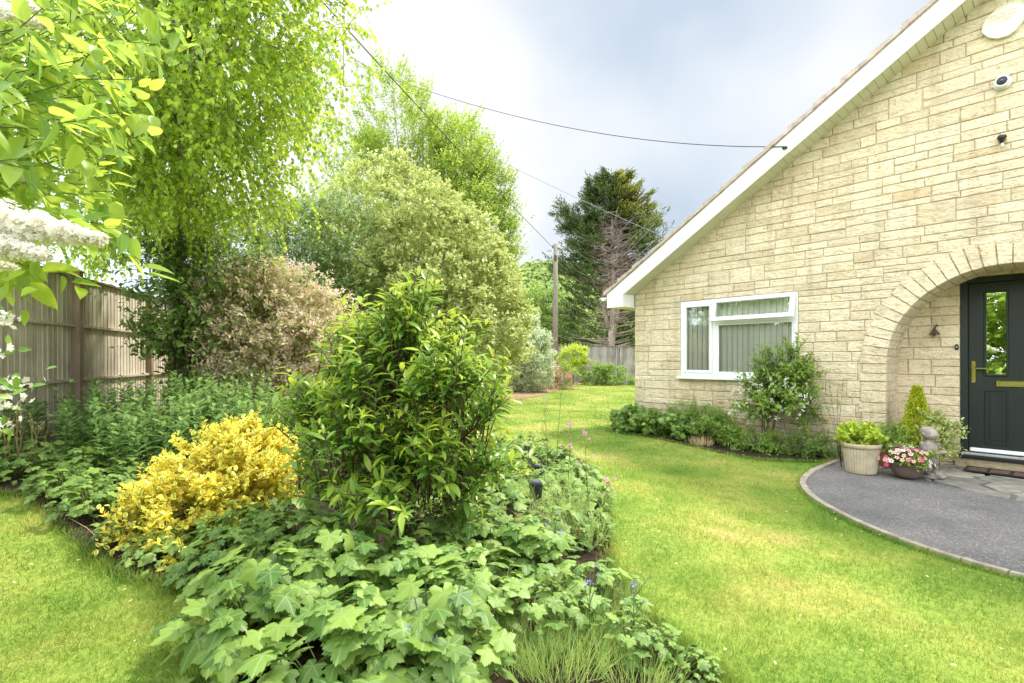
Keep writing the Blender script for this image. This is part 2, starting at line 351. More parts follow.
def slab_mat():
    m, nt, N, L = newmat('grey_paving_stone')
    o = N.new('ShaderNodeOutputMaterial'); p = N.new('ShaderNodeBsdfPrincipled'); p.inputs['Roughness'].default_value = .85
    ar = N.new('ShaderNodeAttribute'); ar.attribute_name = 'rnd'
    r = ramp(N, [(0, (.19,.18,.16)), (.5, (.27,.25,.215)), (.85, (.34,.31,.25)), (1, (.42,.37,.29))]); L.new(ar.outputs['Fac'], r.inputs[0])
    tc = N.new('ShaderNodeTexCoord'); n = N.new('ShaderNodeTexNoise'); n.inputs['Scale'].default_value = 9; n.inputs['Detail'].default_value = 8; L.new(tc.outputs['Object'], n.inputs[0])
    rn = ramp(N, [(.35, (.7,.7,.68)), (.65, (1.15,1.12,1.05))]); L.new(n.outputs[0], rn.inputs[0])
    mx = N.new('ShaderNodeMix'); mx.data_type = 'RGBA'; mx.blend_type = 'MULTIPLY'; mx.inputs[0].default_value = 1
    L.new(r.outputs[0], mx.inputs[6]); L.new(rn.outputs[0], mx.inputs[7]); L.new(mx.outputs[2], p.inputs['Base Color'])
    b = N.new('ShaderNodeBump'); b.inputs['Distance'].default_value = .012; L.new(n.outputs[0], b.inputs['Height']); L.new(b.outputs[0], p.inputs['Normal'])
    L.new(p.outputs[0], o.inputs[0]); return m
M['slab'] = slab_mat()
def wicker_mat():
    m, nt, N, L = newmat('brown_wicker')
    o = N.new('ShaderNodeOutputMaterial'); p = N.new('ShaderNodeBsdfPrincipled'); p.inputs['Roughness'].default_value = .7
    tc = N.new('ShaderNodeTexCoord'); w = N.new('ShaderNodeTexWave'); w.wave_type = 'BANDS'; w.bands_direction = 'Z'; w.inputs['Scale'].default_value = 26; w.inputs['Distortion'].default_value = 3; L.new(tc.outputs['Object'], w.inputs[0])
    r = ramp(N, [(0, (.07,.045,.035)), (1, (.30,.20,.15))]); L.new(w.outputs[0], r.inputs[0]); L.new(r.outputs[0], p.inputs['Base Color'])
    b = N.new('ShaderNodeBump'); b.inputs['Distance'].default_value = .01; L.new(w.outputs[0], b.inputs['Height']); L.new(b.outputs[0], p.inputs['Normal'])
    L.new(p.outputs[0], o.inputs[0]); return m
M['wicker'] = wicker_mat()
def multi_flower():
    m, nt, N, L = newmat('pansy_petal')
    o = N.new('ShaderNodeOutputMaterial'); p = N.new('ShaderNodeBsdfPrincipled'); p.inputs['Roughness'].default_value = .6
    ar = N.new('ShaderNodeAttribute'); ar.attribute_name = 'rnd'
    r = ramp(N, [(0, (.80,.45,.38)), (.30, (.85,.72,.66)), (.52, (.55,.03,.16)), (.64, (.86,.84,.80)), (.80, (.22,.02,.16)), (.90, (.12,.08,.50))], 'CONSTANT'); L.new(ar.outputs['Fac'], r.inputs[0])
    au = N.new('ShaderNodeAttribute'); au.attribute_name = 'luv'; s = N.new('ShaderNodeVectorMath'); s.operation = 'LENGTH'; L.new(au.outputs['Vector'], s.inputs[0])
    mr = N.new('ShaderNodeMapRange'); mr.inputs[1].default_value = .45; mr.inputs[2].default_value = .1; L.new(s.outputs['Value'], mr.inputs[0])
    mx = N.new('ShaderNodeMix'); mx.data_type = 'RGBA'; L.new(mr.outputs[0], mx.inputs[0]); L.new(r.outputs[0], mx.inputs[6]); mx.inputs[7].default_value = (.45,.08,.03,1)
    L.new(mx.outputs[2], p.inputs['Base Color']); L.new(p.outputs[0], o.inputs[0]); return m
M['pansy'] = multi_flower()

# ------------------------------------------------------------------ leaf templates  (along, across, up), faces
def T_fold():
    return np.array([(0,0,0),(.5,-.5,.10),(1,0,-.04),(.5,.5,.10)]), [(0,1,2),(0,2,3)]
def T_oval(curl=.10):
    v = [(0,0,0),(.28,-.40,.05),(.62,-.42,.03),(1,0,-curl*1.6),(.62,.42,.03),(.28,.40,.05),(.33,0,-.02),(.68,0,-.04)]
    return np.array(v), [(0,1,6),(0,6,5),(1,2,7,6),(6,7,4,5),(2,3,7),(7,3,4)]
def T_lance(curl=.22):
    v = [(0,0,0),(.22,-.34,.04),(.5,-.5,.02),(.78,-.33,-.06),(1,0,-curl),(.78,.33,-.06),(.5,.5,.02),(.22,.34,.04),(.24,0,0),(.52,0,-.03),(.8,0,-.11)]
    return np.array(v), [(0,1,8),(0,8,7),(1,2,9,8),(8,9,6,7),(2,3,10,9),(9,10,5,6),(3,4,10),(10,4,5)]
def T_ovate(n=8):
    v = []; w = lambda t: (math.sin(math.pi*min(1,t**.62))**.85)*.5 if t < 1 else 0
    for k in range(n+1):
        t = k/n; ww = w(t)*(1 if t < .85 else .8); z = -.16*t*t
        v += [(t,-ww,z+.16*ww),(t,0,z),(t,ww,z+.16*ww)]
    f = []
    for k in range(n):
        a = 3*k; f += [(a,a+3,a+4,a+1),(a+1,a+4,a+5,a+2)]
    return np.array(v), f
def T_birch():
    v = [(0,0,0),(.22,-.46,.02),(.42,-.44,.03),(.7,-.2,0),(1,0,-.08),(.7,.2,0),(.42,.44,.03),(.22,.46,.02),(.35,0,-.02)]
    return np.array(v), [(0,1,8),(1,2,8),(2,3,8),(3,4,8),(4,5,8),(5,6,8),(6,7,8),(7,0,8)]
def T_lobed(seed=0):
    """vine-like leaf: five pointed, toothed lobes around the petiole"""
    rs = random.Random(seed); cl = .13+seed*.09
    lobes = [(a+rs.uniform(-7,7), r*rs.uniform(.86,1.1)) for a, r in ((-118,.62),(-60,.86),(0,1.0),(60,.86),(118,.62))]
    out = []
    for k, (a, r) in enumerate(lobes):
        for da, f, l in ((-23,.76,.7),(-17,.86,.5),(-14,.80,.5),(-8,.95,.2),(-6,.90,.2),(0,1.02,0),(6,.90,.2),(8,.95,.2),(14,.80,.5),(17,.86,.5),(23,.76,.7)):
            out.append((r*f, a+da, l))
        if k < 4: out.append((.5*(r+lobes[k+1][1])*.66, (a+lobes[k+1][0])/2, 1))
    out = [(.16,-168,1),(.42,-150,.9)]+out+[(.42,150,.9),(.16,168,1)]
    V = [(0,0,0)]; uv = [(0,0,0)]
    for q in (.5,1):
        for r, a, l in out:
            t = R(a); x, y = r*q*math.cos(t), r*q*math.sin(t)
            z = .05*(1-l)*q - cl*(r*q)**2 + (.0 if q < 1 else -.02*l)
            V.append((x, y, z)); uv.append((q, l*q*.9, 0))
    m = len(out); Fc = []
    for i in range(m-1):
        Fc.append((0, 1+i, 2+i)); Fc.append((1+i, 1+m+i, 2+m+i, 2+i))
    return np.array(V)*np.array([.75,.72,.8]), Fc, np.array(uv)
def T_flower(n=5, cup=.15):
    V = [(0,0,0)]; Fc = []
    for k in range(n):
        a = 2*math.pi*k/n; w = math.pi/n*.92
        b = len(V)
        V += [(.6*math.cos(a-w), .6*math.sin(a-w), cup*.6), (math.cos(a-w*.5), math.sin(a-w*.5), cup), (math.cos(a+w*.5), math.sin(a+w*.5), cup), (.6*math.cos(a+w), .6*math.sin(a+w), cup*.6)]
        Fc.append((0, b, b+1, b+2, b+3))
    return np.array(V)*.5, Fc
def T_blade():
    return np.array([(0,-.5,0),(.5,-.38,.03),(1,0,-.12),(.5,.38,.03),(0,.5,0)]), [(0,1,3,4),(1,2,3)]

def nrm(a): return a/(np.linalg.norm(a, axis=-1, keepdims=True)+1e-9)
def leaves(name, T, P, A, Nn, Ls, Ws, mat, parent=None, rnd=None, tip=None, smooth=True, kind=None):
    tv, tf = T[0], T[1]; uv = T[2] if len(T) > 2 else None
    n = len(P); k = len(tv)
    A = nrm(A); Nn = nrm(Nn-A*np.sum(A*Nn, axis=1, keepdims=True)); B = np.cross(Nn, A)
    Ls = np.broadcast_to(Ls, (n,)); Ws = np.broadcast_to(Ws, (n,))
    V = (P[:,None,:] + A[:,None,:]*(Ls[:,None]*tv[None,:,0])[...,None] + B[:,None,:]*(Ws[:,None]*tv[None,:,1])[...,None]
         + Nn[:,None,:]*(Ls[:,None]*tv[None,:,2])[...,None]).reshape(-1,3).astype(np.float32)
    me = bpy.data.meshes.new(name)
    ls = np.array([len(f) for f in tf]); idx = np.concatenate([np.array(f) for f in tf])
    off = (np.arange(n)*k)[:,None]
    loops = (idx[None,:]+off).ravel().astype(np.int32)
    tot = np.tile(ls, n); starts = np.concatenate([[0], np.cumsum(tot)[:-1]]).astype(np.int32)
    me.vertices.add(n*k); me.vertices.foreach_set('co', V.ravel())
    me.loops.add(len(loops)); me.loops.foreach_set('vertex_index', loops)
    me.polygons.add(len(tot)); me.polygons.foreach_set('loop_start', starts)
    me.update(calc_edges=True)
    if rnd is None: rnd = rng.random(n)
    nf = len(tf)
    a = me.attributes.new('rnd', 'FLOAT', 'FACE'); a.data.foreach_set('value', np.repeat(rnd, nf).astype(np.float32))
    if tip is not None:
        a = me.attributes.new('tip', 'FLOAT', 'FACE'); a.data.foreach_set('value', np.repeat(tip, nf).astype(np.float32))
    if uv is None:
        uv = np.stack([tv[:,0], tv[:,1]*2, tv[:,0]*0], 1)
    a = me.attributes.new('luv', 'FLOAT_VECTOR', 'POINT'); a.data.foreach_set('vector', np.tile(uv, (n,1)).astype(np.float32).ravel())
    o = link(name, me, mat, parent, smooth=smooth and nf > 2)
    if kind: o['kind'] = kind
    return o
def rdir(n):
    return nrm(rng.normal(size=(n,3)))
def shoots(S, D, ln, m, droop=.0, start=.15):
    """m leaf stations on each twig; gives positions, twig directions and 0..1 place on the twig"""
    n = len(S); t = np.linspace(start, 1, m)[None,:]+rng.uniform(-.04,.04,(n,m)); t = np.clip(t, 0, 1)
    ln = np.broadcast_to(ln, (n,))
    P = S[:,None,:]+D[:,None,:]*(ln[:,None]*t)[...,None]
    P[...,2] -= droop*(ln[:,None]*t)**2/np.maximum(ln[:,None],1e-3)
    Dn = np.repeat(D[:,None,:], m, 1).copy(); Dn[...,2] -= 2*droop*t
    return P.reshape(-1,3), nrm(Dn.reshape(-1,3)), t.ravel()
def leaf_dirs(Dn, spread=.9, up=.25, m=1):
    n = len(Dn)
    ref = nrm(np.cross(Dn, rdir(n)))
    A = nrm(Dn*(1-spread*.55)+ref*spread+np.array([0,0,up]))
    N = nrm(np.array([0,0,1.])*1.0 + Dn*.35 + rdir(n)*.45)
    return A, N
def crown_shoots(lobes, clumps, per, clump_r, out=1., rnd_=.6, up=.3, shell=.55, floor=None):
    w = np.array([ (l[3]*l[4]*l[5])**.67 for l in lobes]); w /= w.sum()
    S = []; D = []; C = []
    for _ in range(clumps):
        l = lobes[rng.choice(len(lobes), p=w)]
        c = np.array(l[:3]); r = np.array(l[3:6])
        d = rdir(1)[0]; q = shell+(1-shell)*rng.random()**.6
        p = c+d*r*q
        if floor is not None and p[2] < floor: p[2] = floor+abs(rng.normal())*.1
        o = nrm((d/r)[None,:])[0]
        C.append(p)
        cr = clump_r*rng.uniform(.6,1.3)
        off = rng.normal(size=(per,3))*cr*np.array([.62,.62,.5])
        S.append(p+off); D.append(nrm(o*out+rdir(per)*rnd_+np.array([0,0,up])))
    return np.concatenate(S), np.concatenate(D), np.array(C)
def limb_paths(base, C, trunk_top, nmax, r0, wig=.12):
    paths = []; rad = []
    base = np.array(base, float); tt = np.array(trunk_top, float)
    idx = rng.permutation(len(C))[:nmax]
    for i in idx:
        f = rng.uniform(.35, 1.0); s = base+(tt-base)*f
        e = C[i]; mid = s*.5+e*.5+np.array([0,0,abs(rng.normal())*wig])*np.linalg.norm(e-s)+rng.normal(size=3)*.04*np.linalg.norm(e-s)
        t = np.linspace(0,1,6)[:,None]
        P = (1-t)**2*s+2*t*(1-t)*mid+t**2*e
        L = np.linalg.norm(e-s)
        a = r0*.42*(1.1-f*.6)
        paths.append(P); rad.append(np.linspace(a, max(.0025, a*.12), 6))
    return paths, rad
def trunk_path(base, top, r0, r1, wob=.05, n=8):
    t = np.linspace(0,1,n)[:,None]; b = np.array(base, float); e = np.array(top, float)
    P = b+(e-b)*t+np.concatenate([rng.normal(size=(n,2))*wob*np.sin(np.pi*t), np.zeros((n,1))], 1)
    r = np.linspace(r0, r1, n); r[0] *= 1.25
    return P, r

def plant(name, base, lobes, T, leaf, mat, clumps, per, m, twig, clump_r, label, cat, group=None, bark='twig', trunk=None, nl=30, droop=0,
          up=.3, out=1., rnd_=.6, spread=.9, lup=.2, shell=.55, wid=.5, floor=None, stems=1, twigs_shown=None, flowers=None, trunk_top=None, sizevar=.25):
    """woody plant: trunk or stems, limbs, twigs and leaves. base is world; lobes are world (cx,cy,cz,rx,ry,rz)"""
    base = np.array(base, float)
    root = empty(name, tuple(base), 0, label, cat, group)
    lob = [tuple(np.array(l[:3])-base)+tuple(l[3:]) for l in lobes]
    fl = None if floor is None else floor-base[2]
    S, D, C = crown_shoots(lob, clumps, per, clump_r, out, rnd_, up, shell, fl)
    ln = twig*rng.uniform(.6, 1.25, len(S))
    P, Dn, t = shoots(S, D, ln, m, droop)
    A, N = leaf_dirs(Dn, spread, lup)
    if droop > .3: A = nrm(A+np.array([0,0,-.7]))
    sz = leaf*rng.uniform(1-sizevar, 1+sizevar, len(P))*(1-.25*(t > .93))
    lv = leaves('leaves' if cat not in ('tree',) else 'crown', T, P, A, N, sz, sz*wid, M[mat], root, tip=t)
    ct = np.mean([l[:3] for l in lob], axis=0); top = np.array(trunk_top)-base if trunk_top is not None else np.array([ct[0]*.7, ct[1]*.7, ct[2]])
    r0 = trunk or .02
    paths = []; rad = []
    if stems == 1:
        tp, tr = trunk_path((0,0,-.05), top, r0, r0*.3, wob=r0*.5); paths.append(tp); rad.append(tr)
    else:
        for k in range(stems):
            a = 2*math.pi*k/stems+rng.random(); e = np.array([math.cos(a), math.sin(a), 0])
            tp, tr = trunk_path(e*.04*stems**.5*r0*20, top+e*np.array([lob[0][3]*.5, lob[0][4]*.5, 0])+np.array([0,0,rng.uniform(-.2,.2)*lob[0][5]]), r0, r0*.3, wob=r0)
            paths.append(tp); rad.append(tr)
    lp, lr = limb_paths((0,0,.1*top[2]), C, top, nl, r0)
    tubes('trunk' if cat == 'tree' else 'stem', paths+lp, rad+lr, M[bark], root, sides=7 if cat == 'tree' else 5)
    if twigs_shown:
        k = rng.permutation(len(S))[:twigs_shown]
        tubes('twigs', [np.array([S[i]-D[i]*ln[i]*.4, S[i]+D[i]*ln[i]*.5-np.array([0,0,droop*ln[i]*.25]), S[i]+D[i]*ln[i]-np.array([0,0,droop*ln[i]])]) for i in k],
              [np.array([.0035,.0025,.0012])*(leaf/.06) for i in k], M['twig'], root, sides=3)
    if flowers:
        fm, fn, fs, ft = flowers
        i = rng.choice(len(S), fn); Pf = S[i]+D[i]*ln[i][:,None]*1.02+rng.normal(size=(fn,3))*fs*.8
        Nf = nrm(D[i]+rdir(fn)*.5+np.array([0,0,.3])); Af = nrm(np.cross(Nf, rdir(fn)))
        leaves('flowers', ft, Pf, Af, Nf, fs*rng.uniform(.7,1.2,fn), fs, M[fm], root, smooth=False)
    return root

# ================================================================== GROUND
bm = bmesh.new()
xs = [-400,-14,14,400]; ys = [-60,-5,0,15,30,60,400]
gv = [[bm.verts.new((x, y, g(x))) for x in xs] for y in ys]
for j in range(len(ys)-1):
    for i in range(len(xs)-1): bm.faces.new((gv[j][i], gv[j][i+1], gv[j+1][i+1], gv[j+1][i]))
tag(obj('lawn', bm, M['ground']), 'cut green and yellowing lawn running back past the bungalow', 'lawn', kind='structure')

def smooth_poly(pts, k=4, closed=True):
    P = np.array([p[:2] for p in pts], float); n = len(P); out = []
    for i in range(n if closed else n-1):
        if closed: p0, p1, p2, p3 = P[i-1], P[i], P[(i+1)%n], P[(i+2)%n]
        else: p0, p1, p2, p3 = P[max(i-1,0)], P[i], P[i+1], P[min(i+2,n-1)]
        for t in np.arange(k)/k:
            out.append(.5*((2*p1)+(-p0+p2)*t+(2*p0-5*p1+4*p2-p3)*t*t+(-p0+3*p1-3*p2+p3)*t**3))
    if not closed: out.append(P[-1])
    return np.array(out)
def sheet(name, P, dz, mat, label, cat, jitter=0):
    V = []
    for x, y in P:
        x += rng.normal()*jitter; y += rng.normal()*jitter
        V.append((x, y, g(x)+dz))
    n = len(V); V2 = V+[(x, y, z-dz-.05) for x, y, z in V]
    Fc = [tuple(range(n))]+[(i, n+i, n+(i+1)%n, (i+1)%n) for i in range(n)]
    return tag(pydata(name, V2, Fc, mat), label, cat, kind='structure')

bedA = smooth_poly([on_ground(205,700), on_ground(232,640), on_ground(262,600), on_ground(200,587), on_ground(120,578), on_ground(75,545), on_ground(20,500), (-4.9,4.3),
                    (-5.15,5.0), (-5.7,7.0), (-6.2,9.0), (-4.6,9.6), (-2.5,8.6), (-1.0,7.6), on_ground(532,448), on_ground(580,462), on_ground(603,500), on_ground(610,560),
                    on_ground(640,612), on_ground(695,660), on_ground(730,700), (.5,1.45), (-.4,1.40)])
bedB = smooth_poly([(-6.3,9.4), (-3.5,10.3), (-1.3,12.0), on_ground(535,397), on_ground(560,390), on_ground(590,383.5), (5.2,26.2), (5.2,27.6), (-4,27.6), (-9,22)])
def H(u, d, z=0):                                  # a place given along the gable wall (u), outward/inward of it (d)
    return np.array([2.130+.669*u+.743*d, 8.833-.743*u+.669*d, z])
def uz(px, py, d=0.):                              # picture point on a plane parallel to the gable
    D = 7.492+d; s = 0.0992*7.492/D*(px-53.0)
    X = (px-CX)/s; Z = F/s
    return ((X-2.130)*.669+(Z-8.833)*(-.743), CH+(HY-py)/s)
bedH = smooth_poly([H(-.35,.6), H(-.36,-.12), H(.0,-.48), H(.8,-.62), on_ground(742,458), on_ground(790,462), on_ground(830,462), H(2.75,.02), H(1.5,.03), H(0,.03), H(-.1,.6)])
sheet('flower_bed', bedA, .018, M['soil'], 'dark soil under the shrubs of the large left border', 'flower bed', .015)
sheet('back_flower_bed', bedB, .018, M['drysoil'], 'dry brown strip under the far bushes', 'flower bed', .02)
sheet('wall_flower_bed', bedH, .018, M['soil'], 'dark soil at the foot of the stone gable wall', 'flower bed', .01)

kerb_px = [(842,462),(826,468),(812,475.6),(806,486),(819,501),(851,519),(887,535),(926,549.5),(965,562),(1024,578),(1100,596)]
kerb = smooth_poly([on_ground(*p) for p in kerb_px], 5, closed=False)
drive = np.concatenate([kerb, [kerb[-1]+[1.2,-1.0], [7.5,1.6], H(7.,-.02)[:2], H(2.6,-.02)[:2]]])
sheet('drive', drive, .010, M['tarmac'], 'grey tarmac drive curving up to the front door', 'drive')
bm = bmesh.new()
T = np.gradient(kerb, axis=0); T /= np.linalg.norm(T, axis=1, keepdims=True); Nk = np.stack([T[:,1], -T[:,0]], 1)
prev = None
cut = 0
for i in range(len(kerb)):
    if i % 4 == 0 and i:
        tt_ = T[i]*.006; jr = rng.normal()*.003; prevs = [bm.verts.new(v.co) for v in prev]; bm.faces.new(prevs[::-1])
        qa = kerb[i]-tt_; qb = qa+Nk[i]*.055
        ring = [bm.verts.new((q[0], q[1], g(q[0])+z)) for q, z in ((qa,-.05),(qa,.028),(qb,.030),(qb,-.05))]
        for k in range(3): bm.faces.new((prev[k], prev[k+1], ring[k+1], ring[k]))
        bm.faces.new(ring)
        qa = kerb[i]+T[i]*.004+Nk[i]*jr; qb = qa+Nk[i]*(.055); hz = rng.uniform(-.004,.006)
        prev = [bm.verts.new((q[0], q[1], g(q[0])+z)) for q, z in ((qa,-.05),(qa,.028+hz),(qb,.030+hz),(qb,-.05))]; bm.faces.new(prev[::-1])
        continue
    a = kerb[i]-Nk[i]*.0; b = kerb[i]+Nk[i]*.055
    ring = [bm.verts.new((q[0], q[1], g(q[0])+z)) for q, z in ((a,-.05),(a,.028),(b,.030),(b,-.05))]
    if prev:
        for k in range(3): bm.faces.new((prev[k], prev[k+1], ring[k+1], ring[k]))
    prev = ring
bmesh.ops.recalc_face_normals(bm, faces=bm.faces)
tag(obj('drive_edging', bm, M['edging']), 'thin pale concrete edging between lawn and tarmac', 'edging', kind='structure')

# crazy paving: irregular slabs cut from a polygon
def clip_half(P, a, b):                            # keep side of points closer to a than b
    n = b-a; c = np.dot(n, (a+b)/2); out = []
    for i in range(len(P)):
        p, q = P[i], P[(i+1)%len(P)]; dp, dq = np.dot(n,p)-c, np.dot(n,q)-c
        if dp <= 0: out.append(p)
        if dp*dq < 0: out.append(p+(q-p)*(dp/(dp-dq)))
    return out
pav_px = [(879,477),(900,483),(925,487),(960,493),(1000,500),(1040,510),(1120,530)]
pav_front = [on_ground(*p)[:2] for p in pav_px]
pav = [np.array(p) for p in pav_front]+[H(7,-.2)[:2], H(5.8,-.02)[:2], H(5.7,.58)[:2], H(3.6,.58)[:2], H(3.55,-.03)[:2], H(3.0,-.03)[:2]]
def in_poly(P, X, Y):
    inside = np.zeros(X.shape, bool); n = len(P)
    for i in range(n):
        x1, y1 = P[i][:2]; x2, y2 = P[(i+1)%n][:2]
        c = ((y1 > Y) != (y2 > Y)) & (X < (x2-x1)*(Y-y1)/(y2-y1+1e-12)+x1)
        inside ^= c
    return inside
# slabs clip against the convex hull region through point tests: shrink toward the seed where needed
seeds = []
while len(seeds) < 75:
    p = np.array([rng.uniform(2.9,8.5), rng.uniform(1.5,7.5)])
    if in_poly(pav, np.array([p[0]]), np.array([p[1]]))[0] and all(np.linalg.norm(p-q) > .27 for q in seeds): seeds.append(p)
    elif rng.random() < .0004: break
def clip_line(P, p, q):                            # keep left of p->q
    n = np.array([q[1]-p[1], p[0]-q[0]]); c = np.dot(n, p); out = []
    for i in range(len(P)):
        a, b = P[i], P[(i+1)%len(P)]; da, db = np.dot(n,a)-c, np.dot(n,b)-c
        if da <= 0: out.append(a)
        if da*db < 0: out.append(a+(b-a)*(da/(da-db)))
    return out
V = []; Fc = []; rn = []
orient = sum(pav[i][0]*pav[(i+1)%len(pav)][1]-pav[(i+1)%len(pav)][0]*pav[i][1] for i in range(len(pav)))
for s in seeds:
    P = [s+np.array(o) for o in ((-.6,-.6),(.6,-.6),(.6,.6),(-.6,.6))]
    for q in seeds:
        if q is not s and np.linalg.norm(q-s) < 1.3: P = clip_half(P, s, q)
    for i in range(len(pav)-6):
        P = clip_line(P, pav[i], pav[i+1]) if orient > 0 else clip_line(P, pav[i+1], pav[i])
        if len(P) < 3: break
    if len(P) < 3: continue
    P = np.array(P); c = P.mean(0)
    l = P-c; ll = np.linalg.norm(l, axis=1, keepdims=True); P = c+l*np.maximum(.2, (ll-.022)/ll)
    # keep slabs out of the walls
    loc = np.stack([(P[:,0]-2.13)*.669+(P[:,1]-8.833)*-.743, (P[:,0]-2.13)*.743+(P[:,1]-8.833)*.669], 1)
    if (loc[:,1] > .56).any(): loc[:,1] = np.minimum(loc[:,1], .56)
    if c[0]*.743+c[1]*.669 < 7.49 and (loc[:,0].mean() < 3.6): loc[:,1] = np.minimum(loc[:,1], -.03)
    P = np.stack([2.13+.669*loc[:,0]+.743*loc[:,1], 8.833-.743*loc[:,0]+.669*loc[:,1]], 1)
    n = len(P); b = len(V); h = .024+rng.uniform(-.004,.006)
    Pi = c+(P-c)*.955
    V += [(x,y,g(x)-.02) for x,y in P]+[(x,y,g(x)+h-.006) for x,y in P]+[(x,y,g(x)+h) for x,y in Pi]
    Fc.append(tuple(b+2*n+k for k in range(n)))
    for k in range(n):
        k2 = (k+1)%n
        Fc.append((b+k, b+k2, b+n+k2, b+n+k)); Fc.append((b+n+k, b+n+k2, b+2*n+k2, b+2*n+k))
    rn += [rng.random()]*(2*n+1)
pv = pydata('paving', V, Fc, M['slab'])
a = pv.data.attributes.new('rnd','FLOAT','FACE'); a.data.foreach_set('value', rn)
tag(pv, 'grey crazy paving of irregular flat stones at the front door', 'paving', kind='structure')

# ---------------------------------------------------------------- grass blades
PX = []
def grass(r0, r1, dens, h, w):
    n = int(math.pi*(r1*r1-r0*r0)*(150/360)*dens)
    rr = np.sqrt(rng.uniform(r0*r0, r1*r1, n)); th = rng.uniform(R(-75), R(75), n)
    X = rr*np.sin(th); Y = rr*np.cos(th)
    ok = ~in_poly(bedA, X, Y) & ~in_poly(bedB, X, Y) & ~in_poly(bedH, X, Y) & ~in_poly(drive, X, Y)
    ok &= ((X*.743+Y*.669) < 7.45) | (((X-2.13)*.669+(Y-8.833)*-.743) < -.02)
    ok &= (X > -5.35-(Y-5)*.28) & (Y < 27.4)
    # thin on worn patches, uneven tufts
    nz = np.sin(X*7.1+np.sin(Y*5.3)*1.7)*np.sin(Y*6.3+np.sin(X*4.1)*2.1)
    ok &= rng.random(n) < (.80+.2*nz)
    X = X[ok]; Y = Y[ok]; n = len(X)
    dk = np.full(n, 9.)
    P = np.stack([X, Y, -.027*X-.003], 1)
    A = nrm(np.stack([rng.normal(size=n)*.55, rng.normal(size=n)*.55, np.ones(n)], 1))
    N = nrm(rng.normal(size=(n,3))*np.array([1,1,.2]))
    return P, A, N, h*rng.uniform(.5,1.25,n)*(1+.25*nz[ok]), w*rng.uniform(.7,1.3,n)
parts = [grass(1.2,3.2,14000,.032,.0030), grass(3.2,6,5500,.032,.0045), grass(6,12,1000,.036,.010), grass(12,28,170,.038,.02)]
# longer fringe along bed and kerb edges
def fringe(line, n, wdt, h):
    L = np.array(line); i = rng.integers(0, len(L)-1, n); t = rng.random(n)[:,None]
    p = L[i]*(1-t)+L[i+1]*t+rng.normal(size=(n,2))*wdt
    A = nrm(np.stack([rng.normal(size=n)*.5, rng.normal(size=n)*.5, np.ones(n)], 1)); N = nrm(rng.normal(size=(n,3))*np.array([1,1,.2]))
    return np.stack([p[:,0], p[:,1], -.027*p[:,0]], 1), A, N, h*rng.uniform(.5,1.3,n), .005*rng.uniform(.7,1.3,n)
Nk2 = Nk
parts.append(fringe(kerb+Nk2*.075, 3500, .016, .036))
parts.append(fringe(bedA[:34], 7000, .03, .06)); parts.append(fringe(bedA[56:84], 6000, .03, .06)); parts.append(fringe(bedH[8:28], 3500, .025, .05))
P, A, N, Hh, W = [np.concatenate([p[k] for p in parts]) for k in range(5)]
tag(leaves('grass', (np.array([(0,-.5,0),(0,.5,0),(1,0,.15)]), [(0,1,2)]), P, A, N, Hh, W, M['grass'], smooth=False),
    'short grass blades covering the whole lawn', 'grass', kind='stuff')
# fallen petals, leaves and little clumps of clover on the grass
n = 420; X = rng.uniform(-3.5,4,n); Y = rng.uniform(1.9,9,n); ok = ~in_poly(bedA,X,Y) & ~in_poly(drive,X,Y) & ((X*.743+Y*.669) < 7.2) & (X > -4.6)
P = np.stack([X,Y,-.027*X+.03],1)[ok]; n = len(P)
tag(leaves('fallen_leaves', T_oval(), P, rdir(n)*np.array([1,1,.2]), np.array([0,0,1.])+rdir(n)*.4, .022, .012, M['straw']), 'tiny dry leaves scattered over the lawn', 'leaf litter', kind='stuff')

# ================================================================== HOUSE
HA = math.atan2(-.743,.669)
house = empty('bungalow', (2.130, 8.833, 0), HA, 'cream limestone bungalow gable with white bargeboard and arched porch', 'house')
RS = .62
def zt(u): return 2.49+RS*u if u <= 6 else 2.49+RS*(12-u)      # top of the bargeboard
AC, AZ, RI, RO = 4.655, 1.10, 1.07, 1.335; RM = 1.2
WU0, WU1, WZ0, WZ1 = .864, 2.60, .885, 2.08

class Blocks:
    def __init__(s): s.V = []; s.F = []; s.r = []
    def poly(s, P, fmap, rnd=None, jit=.004, joint=.0042):
        P = np.array(P, float)
        if len(P) < 3: return
        w = np.ptp(P[:,0]); h = np.ptp(P[:,1])
        if w < .03 or h < .02: return
        c = (P.max(0)+P.min(0))/2; sx = 1-2*joint/w; sz = 1-2*joint/h
        Q = c+(P-c)*np.array([sx, sz])+rng.normal(size=P.shape)*.0016
        Q2 = c+(P-c)*np.array([1-2*(joint+.007)/w, 1-2*(joint+.007)/h])+rng.normal(size=P.shape)*.002
        f = rng.uniform(-jit, jit); n = len(P); b = len(s.V)
        s.V += [fmap(u, .018, z) for u, z in Q]+[fmap(u, -.001+f, z) for u, z in Q]+[fmap(u, -.007+f, z) for u, z in Q2]
        s.F.append(tuple(b+2*n+k for k in range(n)))
        for k in range(n):
            k2 = (k+1)%n
            s.F.append((b+k, b+k2, b+n+k2, b+n+k)); s.F.append((b+n+k, b+n+k2, b+2*n+k2, b+2*n+k))
        s.r += [rng.random() if rnd is None else rnd]*(2*n+1)
    def build(s, name, parent):
        o = pydata(name, s.V, s.F, M['stone'], parent)
        bm = bmesh.new(); bm.from_mesh(o.data); bmesh.ops.recalc_face_normals(bm, faces=bm.faces); bm.to_mesh(o.data); bm.free()
        a = o.data.attributes.new('rnd','FLOAT','FACE'); a.data.foreach_set('value', s.r)
        return o
